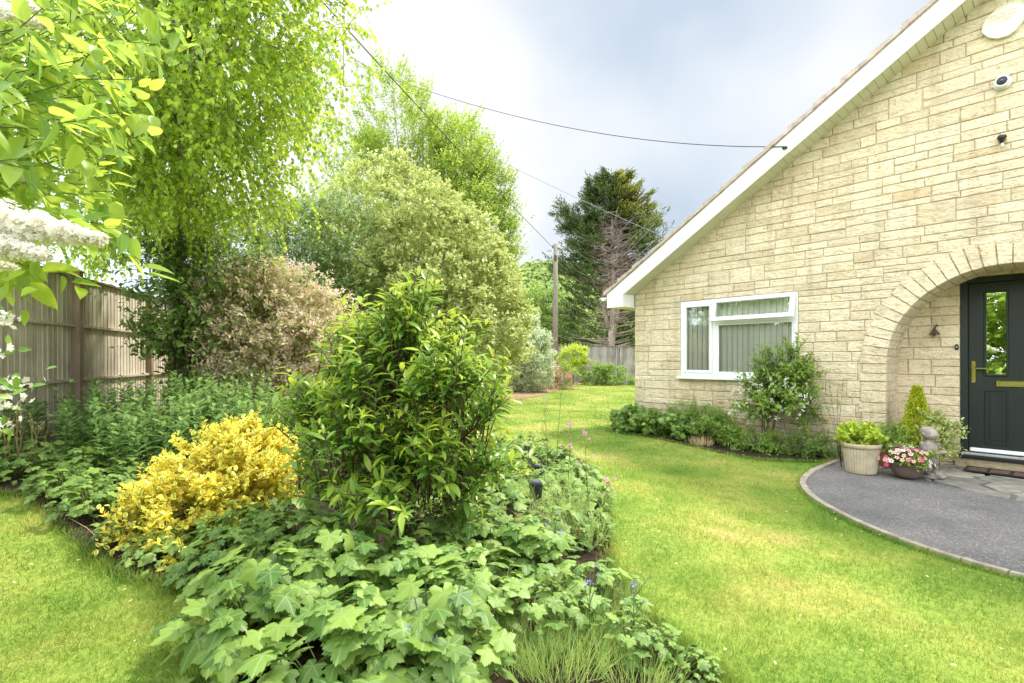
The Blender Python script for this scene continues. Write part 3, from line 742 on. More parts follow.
def clip_top(P, top):
    """clip polygon to z < top(u) where top is linear on each side of the ridge"""
    out = []; n = len(P)
    for i in range(n):
        p, q = P[i], P[(i+1)%n]; dp = p[1]-top(p[0]); dq = q[1]-top(q[0])
        if dp <= 0: out.append(p)
        if dp*dq < 0: t = dp/(dp-dq); out.append((p[0]+(q[0]-p[0])*t, p[1]+(q[1]-p[1])*t))
    return out
def arch_pieces(u0, u1, z0, z1):
    if u1 <= AC-RM or u0 >= AC+RM or z0 >= AZ+RM: return [[(u0,z0),(u1,z0),(u1,z1),(u0,z1)]]
    if z1 <= AZ+.02:
        r = []
        if u0 < AC-RM-.02: r.append([(u0,z0),(AC-RM,z0),(AC-RM,z1),(u0,z1)])
        if u1 > AC+RM+.02: r.append([(AC+RM,z0),(u1,z0),(u1,z1),(AC+RM,z1)])
        return r
    n = max(6, int((u1-u0)/.03)); us = np.linspace(u0, u1, n); run = []; out = []
    for u in us:
        zb = max(z0, AZ+math.sqrt(RM*RM-(u-AC)**2)) if abs(u-AC) < RM else z0
        if zb < z1-.004: run.append((u, zb))
        else:
            if len(run) > 1: out.append(run+[(run[-1][0],z1),(run[0][0],z1)])
            run = []
    if len(run) > 1: out.append(run+[(run[-1][0],z1),(run[0][0],z1)])
    return out
def courses(z0, z1, brk=()):
    z = z0; L = []
    marks = sorted(list(brk)+[z1])
    for mk in marks:
        n = max(1, round((mk-z)/rng.uniform(.20,.27)))
        w = rng.uniform(.8,1.2,n); w = w/w.sum()*(mk-z)
        for h in w: L.append((z, z+h)); z += h
    return L
def fill_band(B, u0, u1, z0, z1, fmap, top, arch):
    def put(a, b, c, d):
        for P in (arch_pieces(a, b, c, d) if arch else [[(a,c),(b,c),(b,d),(a,d)]]):
            if top: P = clip_top(P, top)
            B.poly(P, fmap)
    u = u0
    while u < u1-.01:
        w = min(rng.uniform(.5,1.6), u1-u)
        if u1-u-w < .25: w = u1-u
        if rng.random() < .28:
            wt = rng.uniform(.18,.36)
            if u1-u-wt < .2: wt = u1-u
            put(u, u+wt, z0, z1); u += wt; continue
        f = rng.choice([.38,.45,.5,.55,.62]); zm = z0+(z1-z0)*f
        for (c, d) in ((z0,zm),(zm,z1)):
            v = u
            while v < u+w-.01:
                bw = rng.uniform(.17,.52)*(1.0 if d-c > .1 else 1.15)
                if u+w-v-bw < .14: bw = u+w-v
                put(v, v+bw, c, d); v += bw
        u += w
gmap = lambda u, d, z: (u, d, z)
B = Blocks(); topf = lambda u: zt(u)-.1
for z0, z1 in courses(-.30, 6.15, (WZ0, WZ1)):
    if z0 >= WZ0-.001 and z1 <= WZ1+.001:
        fill_band(B, 0, WU0, z0, z1, gmap, topf, True); fill_band(B, WU1, 12, z0, z1, gmap, topf, True)
    else: fill_band(B, 0, 12, z0, z1, gmap, topf, True)
B.build('gable_wall', house)
# mortar bed behind the blocks (columns, leaving the openings)
bm = bmesh.new(); us = sorted(set(list(np.arange(0,12.01,.06))+[WU0,WU1,12.0]))
for a, b in zip(us[:-1], us[1:]):
    if b-a < 1e-4: continue
    m_ = (a+b)/2; lo = [(-.35, None)]
    segs = [(-.35, None)]
    if WU0 <= m_ <= WU1: segs = [(-.35, WZ0), (WZ1, None)]
    elif abs(m_-AC) < RM: segs = [('arc', None)]
    for s0, s1 in segs:
        za = zb = s0
        if s0 == 'arc':
            f = lambda u: AZ+math.sqrt(max(0, RM*RM-(u-AC)**2)); za, zb = f(a), f(b)
        ta = s1 if s1 is not None else zt(a)-.1; tb = s1 if s1 is not None else zt(b)-.1
        q = [(a,za),(b,zb),(b,tb),(a,ta)]
        bm.faces.new([bm.verts.new((u,.0045,z)) for u, z in q]); 
        bm.faces.new([bm.verts.new((u,.28,z)) for u, z in q][::-1])
bmesh.ops.remove_doubles(bm, verts=bm.verts, dist=.0005)
obj('mortar', bm, M['mortar'], house)
# side wall and far walls
B2 = Blocks(); smap = lambda u, d, z: (d, 10-u, z)
for z0, z1 in courses(-.30, 2.30): fill_band(B2, 0, 10, z0, z1, smap, None, False)
B2.build('side_wall', house)
boxes('rear_wall', [(.019,.27,.29,9.9,-.3,2.4),(11.7,12,.29,9.9,-.3,2.4),(.3,11.7,9.7,9.95,-.3,2.4)], M['mortar'], house, 0)
bm = bmesh.new(); prism(bm, [(.3,2.3),(11.7,2.3),(6,zt(6)-.2)], 9.7, 9.9); obj('rear_gable', bm, M['mortar'], house)
# arch ring
B3 = Blocks(); V = []; Fc = []; rn = []
def stone_prism(pts, d0, d1, r):
    b = len(V); n = len(pts); P = np.array(pts); c = P.mean(0)
    Pi = c+(P-c)*(1-.007*2/np.ptp(P, axis=0).clip(.05).min()*.5)
    for q, d in ((Pi,d0-.006),(P,d0),(P,d1)):
        V.extend([(u,d,z) for u, z in q])
    Fc.append(tuple(b+k for k in range(n)))
    for lay in (0,1):
        for k in range(n):
            k2 = (k+1)%n; Fc.append((b+lay*n+k, b+lay*n+k2, b+(lay+1)*n+k2, b+(lay+1)*n+k))
    rn.extend([r]*(2*n+1))
NV = 31; angs = np.cumsum(np.concatenate([[0], rng.uniform(.85,1.15,NV)])); angs = angs/angs[-1]*math.pi
for i in range(NV):
    a0, a1 = angs[i]+.0055, angs[i+1]-.0055; ro = RO+rng.uniform(-.012,.015)
    pts = [(AC-RI*math.cos(a0)*.999, AZ+RI*math.sin(a0)), (AC-ro*math.cos(a0), AZ+ro*math.sin(a0)), (AC-ro*math.cos(a1), AZ+ro*math.sin(a1)), (AC-RI*math.cos(a1)*.999, AZ+RI*math.sin(a1))]
    stone_prism(pts, -.014+rng.uniform(-.004,.004), .59, rng.uniform(.2,.85))
for sgn in (-1,1):
    z = -.3
    while z < AZ-.02:
        h = min(rng.uniform(.085,.15), AZ-z)
        if AZ-z-h < .05: h = AZ-z
        ro = RO+rng.uniform(-.02,.02)
        a, b = (AC-ro, AC-RI) if sgn < 0 else (AC+RI, AC+ro)
        stone_prism([(a,z+.004),(b,z+.004),(b,z+h-.004),(a,z+h-.004)], -.014+rng.uniform(-.004,.004), .59, rng.uniform(.2,.85)); z += h
o = pydata('arch', V, Fc, M['stone'], house)
bm = bmesh.new(); bm.from_mesh(o.data); bmesh.ops.recalc_face_normals(bm, faces=bm.faces); bm.to_mesh(o.data); bm.free()
a = o.data.attributes.new('rnd','FLOAT','FACE'); a.data.foreach_set('value', rn)
bm = bmesh.new()                                                    # mortar core of the arch
nn = 40
def ring_pts(r): return [(AC-r*math.cos(t), AZ+r*math.sin(t)) for t in np.linspace(0, math.pi, nn)]
i_, o_ = ring_pts(RI+.004), ring_pts(RO-.02)
i_ = [(i_[0][0],-.3)]+i_+[(i_[-1][0],-.3)]; o_ = [(o_[0][0],-.3)]+o_+[(o_[-1][0],-.3)]
for k in range(len(i_)-1):
    q = [i_[k], i_[k+1], o_[k+1], o_[k]]
    bm.faces.new([bm.verts.new((u,-.002,z)) for u, z in q])
    bm.faces.new([bm.verts.new(v) for v in ((i_[k][0],-.002,i_[k][1]),(i_[k+1][0],-.002,i_[k+1][1]),(i_[k+1][0],.6,i_[k+1][1]),(i_[k][0],.6,i_[k][1]))])
obj('arch_mortar', bm, M['mortar'], house)
# porch back wall, with the door opening
DU0, DZ1 = uz(960.6,278.5,.62)[0], 2.125
DU1 = DU0+1.0
pmap = lambda u, d, z: (u, .60+d, z)
B4 = Blocks()
for z0, z1 in courses(-.25, 2.75, (0.0, DZ1)):
    if z0 >= -.001 and z1 <= DZ1+.001:
        fill_band(B4, 3.45, DU0, z0, z1, pmap, None, False); fill_band(B4, DU1, 5.85, z0, z1, pmap, None, False)
    else: fill_band(B4, 3.45, 5.85, z0, z1, pmap, None, False)
B4.build('porch_wall', house)
boxes('porch_mortar', [(3.4,DU0,.606,.70,-.3,2.8),(DU1,5.9,.606,.70,-.3,2.8),(DU0,DU1,.606,.70,DZ1,2.8),(DU0,DU1,.606,.70,-.3,.0)], M['mortar'], house, 0)

# roof
bm = bmesh.new()
prism(bm, [(-.33,2.05),(0,2.05),(0,2.25),(6,5.97),(12,2.25),(12,2.05),(12.33,2.05),(12.33,2.285),(6,6.21),(-.33,2.285)], -.352, -.33)
barge = obj('bargeboard', bm, M['barge'], house)
boxes('eaves_box', [(-.328,-.002,-.328,-.002,2.055,2.075),(-.02,-.004,-.328,-.014,2.076,2.27),(-.33,-.31,-.328,10,2.056,2.27)], M['barge'], house, 0)
bm = bmesh.new()                                                    # soffit boards
L_ = math.hypot(1,RS)
k = 0; u = .0
while u < 6:
    u2 = u+.092/L_*1.0
    prism(bm, [(u+.004,2.262+RS*u+.012),(u2,2.262+RS*u2+.012),(u2,2.28+RS*u2+.02),(u+.004,2.28+RS*u+.02)], -.329, .02)
    prism(bm, [(12-(u+.004),2.262+RS*u+.012),(12-u2,2.262+RS*u2+.012),(12-u2,2.28+RS*u2+.02),(12-(u+.004),2.28+RS*u+.02)], -.329, .02)
    u = u2
obj('soffit', bm, M['soffit'], house)
boxes('side_soffit', [(-.309,-.004,0.02,10,2.06,2.075)], M['soffit'], house, 0)
bm = bmesh.new()
for sgn in (0,1):                                                   # deck and lapped tile courses
    def q(u): return 12-u if sgn else u
    prism(bm, [(q(-.30),zt(-.30)-.03),(q(6),zt(6)-.03),(q(6),zt(6)+.012),(q(-.30),zt(-.30)+.012)], -.325, 10.0)
    u = -.40; k = 0
    while u < 5.95:
        u2 = min(u+.30, 6.03)
        z0 = 2.49+RS*u; z2 = 2.49+RS*u2; jx = rng.uniform(-.006,.006)
        # each course is a row of separate tiles
        if True:
            d = -.375+jx; wdt = 1.5
            while d < 10.05:
                lift = rng.uniform(-.004,.004)
                prism(bm, [(q(u),z0+.022+lift),(q(u2+.05),z2+.031+.014),(q(u2+.05),z2+.031+.050),(q(u),z0+.092+lift)], d, min(d+wdt-.006, 10.1))
                d += wdt
        u = u2; k += 1
bmesh.ops.recalc_face_normals(bm, faces=bm.faces)
roof = obj('roof', bm, M['tile'], house)
bm = bmesh.new()                                                    # mortar verge under the tile edge
prism(bm, [(-.34,2.285),(6,6.212),(6,6.245),(-.34,2.312)], -.362, -.30); prism(bm, [(12.34,2.285),(6,6.212),(6,6.245),(12.34,2.312)], -.362, -.30)
obj('verge_mortar', bm, M['tile'], roof)
# gutter
bm = bmesh.new()
gp = [(-.40+.058*math.cos(t), 2.235+.058*math.sin(t)) for t in np.linspace(math.pi, 2*math.pi, 10)]
gi = [(-.40+.050*math.cos(t), 2.235+.050*math.sin(t)) for t in np.linspace(2*math.pi, math.pi, 10)]
prism(bm, gp+gi, -.36, 10.1); prism(bm, gp, -.37, -.36)
obj('gutter', bm, M['white'], house)

# window ---------------------------------------------------------
win = empty('window', (0,0,0), 0); win.parent = house
fr = .055; MU = (1.395,1.47)
w0, w1, q0, q1 = WU0+.003, WU1-.003, WZ0+.004, WZ1-.003
boxes('frame', [(w0,w0+fr,-.008,.06,q0,q1),(w1-fr,w1,-.008,.06,q0,q1),(w0+fr,w1-fr,-.008,.06,q1-fr,q1),(w0+fr,w1-fr,-.008,.06,q0,q0+.06),
                (MU[0],MU[1],-.006,.06,q0+.06,q1-fr),(MU[1],w1-fr,-.006,.06,1.695,1.745)], M['white'], win, .006)
boxes('casement', [(w0+fr,w0+fr+.045,-.022,.03,q0+.06,q1-fr),(MU[0]-.045,MU[0],-.022,.03,q0+.06,q1-fr),(w0+fr+.045,MU[0]-.045,-.022,.03,q1-fr-.045,q1-fr),(w0+fr+.045,MU[0]-.045,-.022,.03,q0+.06,q0+.105)], M['white'], win, .006)
boxes('glazing_bead', [(MU[1],MU[1]+.022,-.002,.03,q0+.06,1.695),(w1-fr-.022,w1-fr,-.002,.03,q0+.06,1.695),(MU[1]+.022,w1-fr-.022,-.002,.03,q0+.06,q0+.085),(MU[1]+.022,w1-fr-.022,-.002,.03,1.672,1.695)], M['white'], win, .003)
boxes('sill', [(WU0-.04,WU1+.04,-.075,.05,WZ0-.035,WZ0+.003)], M['white'], win, .006)
def sheet_pane(name, a, b, d, z0, z1, par): return pydata(name, [(a,d,z0),(b,d,z0),(b,d,z1),(a,d,z1)], [(0,1,2,3)], M['glass'], par)
sheet_pane('pane', w0+fr+.02, MU[0]-.02, .009, q0+.08, q1-fr-.02, win)
sheet_pane('pane', MU[1]+.01, w1-fr-.01, .013, q0+.07, 1.69, win)
# top-hung vent, open outwards at the bottom
vent = empty('vent', (0,-.018,q1-.02), 0); vent.rotation_euler = (R(-13),0,0); vent.parent = win
vz = -(q1-.02-1.715); va, vb = MU[1]-.045, w1-.012
boxes('vent_frame', [(va,va+.062,-.05,.0,vz,0),(vb-.062,vb,-.05,.0,vz,0),(va+.062,vb-.062,-.05,.0,-.058,0),(va+.062,vb-.062,-.05,.0,vz,vz+.062)], M['white'], vent, .007)
sheet_pane('vent_pane', va+.05, vb-.05, -.023, vz+.05, -.05, vent)
bm = bmesh.new()
u = WU0+.05
while u < WU1-.05:                                                   # vertical blind slats, slightly turned
    c, s = math.cos(R(-17)), math.sin(R(-17)); hw = .0445
    for zz in (0,):
        p = [(u-hw*c,.075-hw*s),(u-hw*.4*c,.075-hw*.4*s+.006),(u+hw*.4*c,.075+hw*.4*s+.006),(u+hw*c,.075+hw*s)]
        for (a, b) in zip(p[:-1], p[1:]):
            bm.faces.new([bm.verts.new(v) for v in ((a[0],a[1],WZ0+.03),(b[0],b[1],WZ0+.03),(b[0],b[1],WZ1-.03),(a[0],a[1],WZ1-.03))])
    u += .079
bmesh.ops.remove_doubles(bm, verts=bm.verts, dist=.0002)
o = obj('blind', bm, M['blind'], win); sm = o.modifiers.new('thick','SOLIDIFY'); sm.thickness = .0015
boxes('reveal', [(WU0-.02,WU0,.02,.3,WZ0-.02,WZ1+.02),(WU1,WU1+.02,.02,.3,WZ0-.02,WZ1+.02),(WU0,WU1,.062,.3,WZ1,WZ1+.02),(WU0,WU1,.062,.3,WZ0-.02,WZ0)], M['white'], win, 0)
boxes('room', [(.3,3.3,3.0,3.05,0,2.5),(.28,.30,.3,3,0,2.5),(3.3,3.32,.3,3,0,2.5),(.3,3.3,.3,3,2.5,2.52),(.3,3.3,.3,3,-.02,0)], M['room'], house, 0)

# door -----------------------------------------------------------
door = empty('front_door', (0,0,0), 0); door.parent = house
dd = .62
def dz(px, py): return uz(px, py, .645)
d0, d1 = DU0+.003, DU1-.003; fw = .068
boxes('frame', [(d0,d0+fw,.585,.70,.02,DZ1-.003),(d1-fw,d1,.585,.70,.02,DZ1-.003),(d0+fw,d1-fw,.585,.70,DZ1-fw,DZ1-.003)], M['darkdoor'], door, .006)
gl0, gl1 = dz(986.5,300)[0], dz(1006.5,300)[0]; gz1 = dz(996,292.5)[1]; gz0 = dz(996,374.5)[1]
cen = (d0+d1)/2; 
lu0, lu1, lz0, lz1 = d0+fw+.004, d1-fw-.004, .07, DZ1-fw-.004
# leaf built round two upper glass openings
g2a, g2b = cen+(cen-gl1), cen+(cen-gl0)
L_ = [(lu0,gl0,.625,.665,lz0,lz1),(gl1,g2a,.625,.665,lz0,lz1),(g2b,lu1,.625,.665,lz0,lz1)]
for a, b in ((gl0,gl1),(g2a,g2b)): L_ += [(a,b,.625,.665,lz0,gz0),(a,b,.625,.665,gz1,lz1)]
boxes('door_leaf', L_, M['darkdoor'], door, 0)
def moulding(a, b, c, e, w=.022, d=.612):
    return [(a-w,a,d,.626,c-w,e+w),(b,b+w,d,.626,c-w,e+w),(a,b,d,.626,c-w,c),(a,b,d,.626,e,e+w)]
boxes('moulding', moulding(gl0,gl1,gz0,gz1)+moulding(g2a,g2b,gz0,gz1), M['darkdoor'], door, .006)
pz0, pz1 = dz(996,443)[1], dz(996,391.5)[1]
boxes('lower_panel', sum([moulding(a,b,pz0,pz1,.016,.614)+[(a+.03,b-.03,.617,.626,pz0+.03,pz1-.03)] for a, b in ((gl0,gl1),(g2a,g2b))], []), M['darkdoor'], door, .005)
boxes('glass', [(gl0-.005,gl1+.005,.640,.646,gz0-.005,gz1+.005)], M['doorglass'], door, 0)
boxes('glass', [(g2a-.005,g2b+.005,.640,.646,gz0-.005,gz1+.005)], M['doorglass'], door, 0)
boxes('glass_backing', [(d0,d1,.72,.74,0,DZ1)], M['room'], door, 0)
hu, hz1 = dz(974,361); _, hz0 = dz(974,382.5)
bm = bmesh.new(); box(bm, hu-.018,hu+.018,.612,.624,hz0,hz1); bev(bm,.008,2); box(bm, hu-.006,hu+.006,.585,.612,(hz0+hz1)/2+.035,(hz0+hz1)/2+.047)
box(bm, hu-.006,hu+.125,.575,.590,(hz0+hz1)/2+.031,(hz0+hz1)/2+.050)
bev(bm,.003); obj('handle', bm, M['brass'], door)
lb0 = dz(996.5,383)[0]; lzb = dz(1000,383.5)[1]
boxes('letterbox', [(lb0,2*cen-lb0,.606,.624,lzb-.034,lzb+.034),(lb0+.02,2*cen-lb0-.02,.598,.606,lzb-.022,lzb+.026)], M['brass'], door, .005)
boxes('weather_bar', [(lu0+.01,lu1,.585,.624,.072,.115)], M['white'], door, .008)
boxes('threshold', [(d0+.01,d1,.545,.62,.03,.058)], M['steel'], door, .005)
boxes('door_sill', [(d0-.03,d1+.03,.53,.60,-.01,.028)], M['black'], door, .006)
boxes('step', [(d0-.05,d1+.05,.56,.60,-.3,-.012)], M['stone'], door, .006)

# small things fixed to the walls ----------------------------------
def on_wall(name, px, py, d, label, cat):
    u, z = uz(px, py, d); p = H(u, d, z)
    return empty(name, tuple(p), HA, label, cat)
al = on_wall('alarm_box', 1004, 22, -.014, 'cream hexagonal alarm box with faded red print high on gable', 'alarm box')
pts = [(-.165,-.05),(-.16,.02),(-.13,.09),(-.05,.145),(.05,.165),(.13,.15),(.175,.10),(.18,.02),(.15,-.07),(.09,-.145),(.03,-.175),(-.05,-.165),(-.12,-.12)]
bm = bmesh.new(); prism(bm, pts, -.045, 0); 
bf = [f for f in bm.faces if all(abs(v.co.y+.045) < 1e-5 for v in f.verts)]
bmesh.ops.inset_region(bm, faces=bf, thickness=.02, depth=.018)
bmesh.ops.inset_region(bm, faces=bf, thickness=.02, depth=.010)
obj('cover', bm, M['alarm'], al)
bm = bmesh.new()
rr = random.Random(3)
for row, (zc, x0, x1, hh) in enumerate(((.055,-.125,.125,.018),(.025,-.06,.10,.012),(-.02,.0,.05,.02))):
    x = x0
    while x < x1:
        w = rr.uniform(.006,.012); zz = zc+.12*(x)*.25
        box(bm, x, x+w*.35, -.0755, -.073, zz, zz+hh); box(bm, x, x+w, -.0755, -.073, zz+hh*rr.choice((0,.4,.8)), zz+hh*rr.choice((0,.4,.8))+.003)
        x += w+.006
obj('faded_print', bm, M['redprint'], al)
bm = bmesh.new()
for x, z in ((-.115,-.10),(.13,-.055),(.145,.105)): bmesh.ops.create_uvsphere(bm, u_segments=8, v_segments=6, radius=.009, matrix=Matrix.Translation((x,-.058,z)))
obj('screw', bm, M['steel'], al)
cm = on_wall('security_camera', 1003, 83.5, -.014, 'white dome security camera with black lens on stone gable', 'security camera')
bm = bmesh.new()
prof = [(.0,-.0),(.072,-.0),(.074,.02),(.070,.035),(.062,.045)]
for r_, (rad, yy) in enumerate(prof): pass
def lathe_y(prof, n=28):
    bm = bmesh.new(); rings = []
    for r, y in prof: rings.append([bm.verts.new((r*math.cos(2*math.pi*k/n), -y, r*math.sin(2*math.pi*k/n))) for k in range(n)])
    for i in range(len(rings)-1):
        for k in range(n): bm.faces.new((rings[i][k], rings[i][(k+1)%n], rings[i+1][(k+1)%n], rings[i+1][k]))
    bm.faces.new(rings[0]); bm.faces.new(rings[-1][::-1]); bmesh.ops.recalc_face_normals(bm, faces=bm.faces)
    return bm
obj('mount', lathe_y([(.070,0),(.072,.02),(.066,.03)]), M['camwhite'], cm, True)
hd = obj('head', lathe_y([(.062,.03),(.066,.05),(.062,.075),(.050,.088),(.046,.088)]), M['camwhite'], cm, True)
obj('lens', lathe_y([(.045,.086),(.043,.092),(.03,.096),(.004,.098)]), M['black'], cm, True)
bm = lathe_y([(.014,.096),(.013,.102),(.002,.104)],14); obj('lens_glass', bm, M['solar'], cm, True)
lm = on_wall('sensor_lamp', 1002.5, 139, -.014, 'small dark wall light with yellowed top below the camera', 'wall light')
bm = bmesh.new(); box(bm,-.035,.035,-.012,0,-.02,.035); bev(bm,.004); obj('backplate', bm, M['lampglass'], lm)
bm = bmesh.new(); lathe(bm, [(.002,.03),(.034,.022),(.040,.0),(.030,-.02),(.016,-.035),(.014,-.055),(.002,-.056)], 18, (0,-.05,0)); obj('shade', bm, M['black'], lm, True)
bm = bmesh.new(); lathe(bm, [(.008,-.055),(.016,-.075),(.014,-.10),(.002,-.112)], 12, (.004,-.05,0)); obj('bulb', bm, M['steel'], lm, True)
bl = on_wall('wall_bell', 935.5, 331, .586, 'small rusty iron bell ornament on the porch wall', 'wall bell')
bm = bmesh.new(); lathe(bm, [(.056,-.045),(.052,-.035),(.034,-.012),(.024,.01),(.014,.02),(.002,.022)], 16, (0,-.05,0)); obj('bell', bm, M['iron'], bl, True)
tubes('bracket', [[(0,-.05,.02),(.006,-.05,.05),(.018,-.03,.075),(.022,0,.06)]], [[.010,.009,.008,.007]], M['iron'], bl)
tubes('clapper', [[(0,-.05,-.03),(0,-.05,-.058)]], [[.004,.009]], M['iron'], bl)
db = on_wall('doorbell', 957, 347, .586, 'small black doorbell button left of the dark front door', 'doorbell')
boxes('case', [(-.016,.016,-.018,0,-.032,.032)], M['black'], db, .004)
bm = lathe_y([(.009,.017),(.008,.022),(.002,.023)], 12); obj('button', bm, M['steel'], db, True)
# doormat
u0, u1 = d0+.07, d0+.85
mt = empty('doormat', tuple(H((u0+u1)/2, .33, g(5.2)+.036)), HA, 'black rubber doormat with brown coir panels below the door', 'doormat')
w_ = (u1-u0)/2; bars = [(-w_,w_,-.16,-.135,0,.016),(-w_,w_,.135,.16,0,.016)]
for k in range(5): x = -w_+k*(2*w_-.025)/4; bars.append((x,x+.025,-.135,.135,0,.016))
boxes('rubber_border', bars, M['rubber'], mt, .003)
boxes('coir_panel', [(-w_+.026+k*(2*w_-.025)/4, -w_+(k+1)*(2*w_-.025)/4-.002, -.133,.133,.001,.011) for k in range(4)], M['matbrown'], mt, 0)

# ================================================================== FENCES
def board_set(bm, A, Bp, z0, z1f, bw, th, gap=.003, over=.012):
    pass
def fence_panel(name, A, B_, h, rails, mat, owner, face=1, cap=True, board=.10, zb=0):
    A = np.array(A, float); B_ = np.array(B_, float); d = B_-A; Ln = np.linalg.norm(d[:2]); ang = math.atan2(d[1], d[0])
    r = empty(name, (A[0], A[1], g(A[0])+zb), ang); r.parent = owner
    tilt = (g(B_[0])-g(A[0]))/Ln; r.rotation_euler = (0, -math.atan(tilt), ang)
    n = max(3, round(Ln/board)); w = Ln/n; V = []; Fc = []; rn = []
    for k in range(n):
        b = len(V); x0, x1 = k*w, (k+1)*w+.008; y0 = rng.uniform(-.002,.002)
        zz = h+rng.uniform(-.004,.002)
        V += [(x0,y0,.0),(x1,y0+.010,.0),(x1,y0+.017,.0),(x0,y0+.016,.0),(x0,y0,zz),(x1,y0+.010,zz),(x1,y0+.017,zz),(x0,y0+.016,zz)]
        for f in ((3,2,1,0),(4,5,6,7),(0,1,5,4),(1,2,6,5),(2,3,7,6),(3,0,4,7)): Fc.append(tuple(b+i for i in f))
        rn += [rng.random()]*6
    o = pydata('boards', V, Fc, M[mat], r); a = o.data.attributes.new('rnd','FLOAT','FACE'); a.data.foreach_set('value', rn)
    if rails: boxes('rails', [(0,Ln,-.045*face if face > 0 else .02,(-.004) if face > 0 else .06,z-.019,z+.019) for z in rails], M[mat], r, .003)
    if cap: boxes('capping', [(-.0,Ln,-.045,.032,h,h+.028)], M['fencebrown' if mat == 'fence' else mat], r, .004)
    if mat == 'fence': boxes('gravel_board', [(0,Ln,-.02,.012,-.16,-.004)], M['edging'], r, .003)
    return r
def post(name, p, h, w, mat, owner, ang, zb=0):
    r = empty(name, (p[0], p[1], g(p[0])+zb), ang); r.parent = owner
    boxes('post_body', [(-w/2,w/2,-w/2,w/2,-.1,h)], M[mat], r, .006)
    boxes('post_cap', [(-w/2-.012,w/2+.012,-w/2-.012,w/2+.012,h+.001,h+.022)], M[mat], r, .008)
    return r
FZ = .10
fx = np.array([-5.66, 6.60]); fdir = np.array([-.268,.963])
gpts = [fx-fdir*2.2*2, fx-fdir*2.2, fx, fx+fdir*2.26, fx+fdir*4.5, fx+fdir*6.7, fx+fdir*8.9]
fang = math.atan2(fdir[1], fdir[0])
lf = empty('timber_fence', (0,0,0), 0, 'tall weathered timber panel fence with brown posts along the left', 'fence')
for k in range(6):
    a, b = gpts[k], gpts[k+1]
    fence_panel('fence_panel', a+fdir*.06, b-fdir*.06, 1.96, (.64,1.34), 'fence', lf, face=1, zb=FZ)
for k, p in enumerate(gpts): post('fence_post', p+np.array([.03,.0]), 2.03, .10, 'fencebrown', lf, fang, FZ)
FY = 27.6
xs_ = [0.2,2.05,3.9,5.75,7.6]
ff = empty('board_fence', (0,0,0), 0, 'grey upright board fence closing the far end of the garden', 'fence')
for k in range(4): fence_panel('fence_panel', (xs_[k]+.04,FY), (xs_[k+1]-.04,FY), 2.02, (), 'fencefar', ff, cap=True, board=.13)
for k, x in enumerate(xs_): post('fence_post', (x,FY), 2.05, .09, 'fencefar', ff, 0)

# ================================================================== POLE AND WIRES
pp = at(555.3, 360, 26.3); pr = empty('telegraph_pole', (pp[0], pp[1], g(pp[0])), 0, 'weathered wooden telegraph pole in front of the far fence', 'telegraph pole')
ph = at(555.3, 244, 26.3)[2]-g(pp[0])
tubes('shaft', [[(0,0,-.2),(0,0,ph*.5),(0.02,0,ph)]], [[.15,.13,.105]], M['pole'], pr, 14)
bm = bmesh.new(); box(bm,-.07,.07,-.13,-.10,ph-.9,ph-.6); box(bm,.10,.16,-.04,.04,ph-.28,ph-.16); box(bm,-.16,-.10,-.04,.04,ph-.22,ph-.10); bev(bm,.01); obj('bracket', bm, M['iron'], pr)
def wire(px_pts, za, zb_, rad, mat, label):
    n = len(px_pts); Z = 1/np.linspace(1/za, 1/zb_, n)
    t = np.linspace(0,1,n); Z = 1/((1-t)/za+t/zb_)
    # depth follows horizontal picture distance so that the cable hangs in one vertical plane
    x0, x1 = px_pts[0][0], px_pts[-1][0]
    P = [at(px, py, 1/((1-(px-x0)/(x1-x0))/za+((px-x0)/(x1-x0))/zb_)) for px, py in px_pts]
    P = np.array(P); tt = np.linspace(0,1,len(P)); T2 = np.linspace(0,1,40)
    S_ = np.array(px_pts, float); q = (S_[:,0]-x0)/(x1-x0)
    co = np.polyfit(q, S_[:,1], 2); Q = [at(x0+(x1-x0)*s, np.polyval(co, s), 1/((1-s)/za+s/zb_)) for s in T2]
    Q = np.array(Q); base = Q[0].copy()
    o = tubes('overhead_wire', [Q], [np.full(40, rad)], M[mat], None, 5); return tag(o, label, 'wire', 'overhead wires')
wire([(553,246),(500,196),(440,130),(350,31),(180,-162)], 26.3, 6.0, .011, 'wire', 'thick black overhead cable running steeply from the pole to the birch')
ue, ze = uz(787,148,-.36)
wire([(240,10),(340,60),(430,93),(560,125),(680,141),(787,148)], 22.0, float(H(ue,-.36)[1]), .0062, 'wire', 'dark overhead wire reaching the bargeboard of the gable')
wire([(250,25),(334,72),(363,88),(507,165),(560,191),(668,238),(700,252)], 30.0, 16.0, .0085, 'wirelt', 'thin pale wire passing before the conifer to the roof')
bkt = empty('cable_bracket', tuple(H(*uz(786,148,-.352)[:1],-.352, uz(786,148,-.352)[1])), HA, 'small black cable hook screwed on the white bargeboard', 'bracket')
boxes('hook', [(-.02,.02,-.03,0,-.012,.012),(-.03,-.02,-.05,-.01,-.02,.02)], M['black'], bkt, .002)

# ================================================================== TREES
FB = T_birch(); FO = T_oval(); FL = T_lance(); FF = T_fold(); FLO = T_lobed(); FLO2 = T_lobed(2); FLO3 = T_lobed(3); FL5 = T_flower(5); FL4 = T_flower(4)
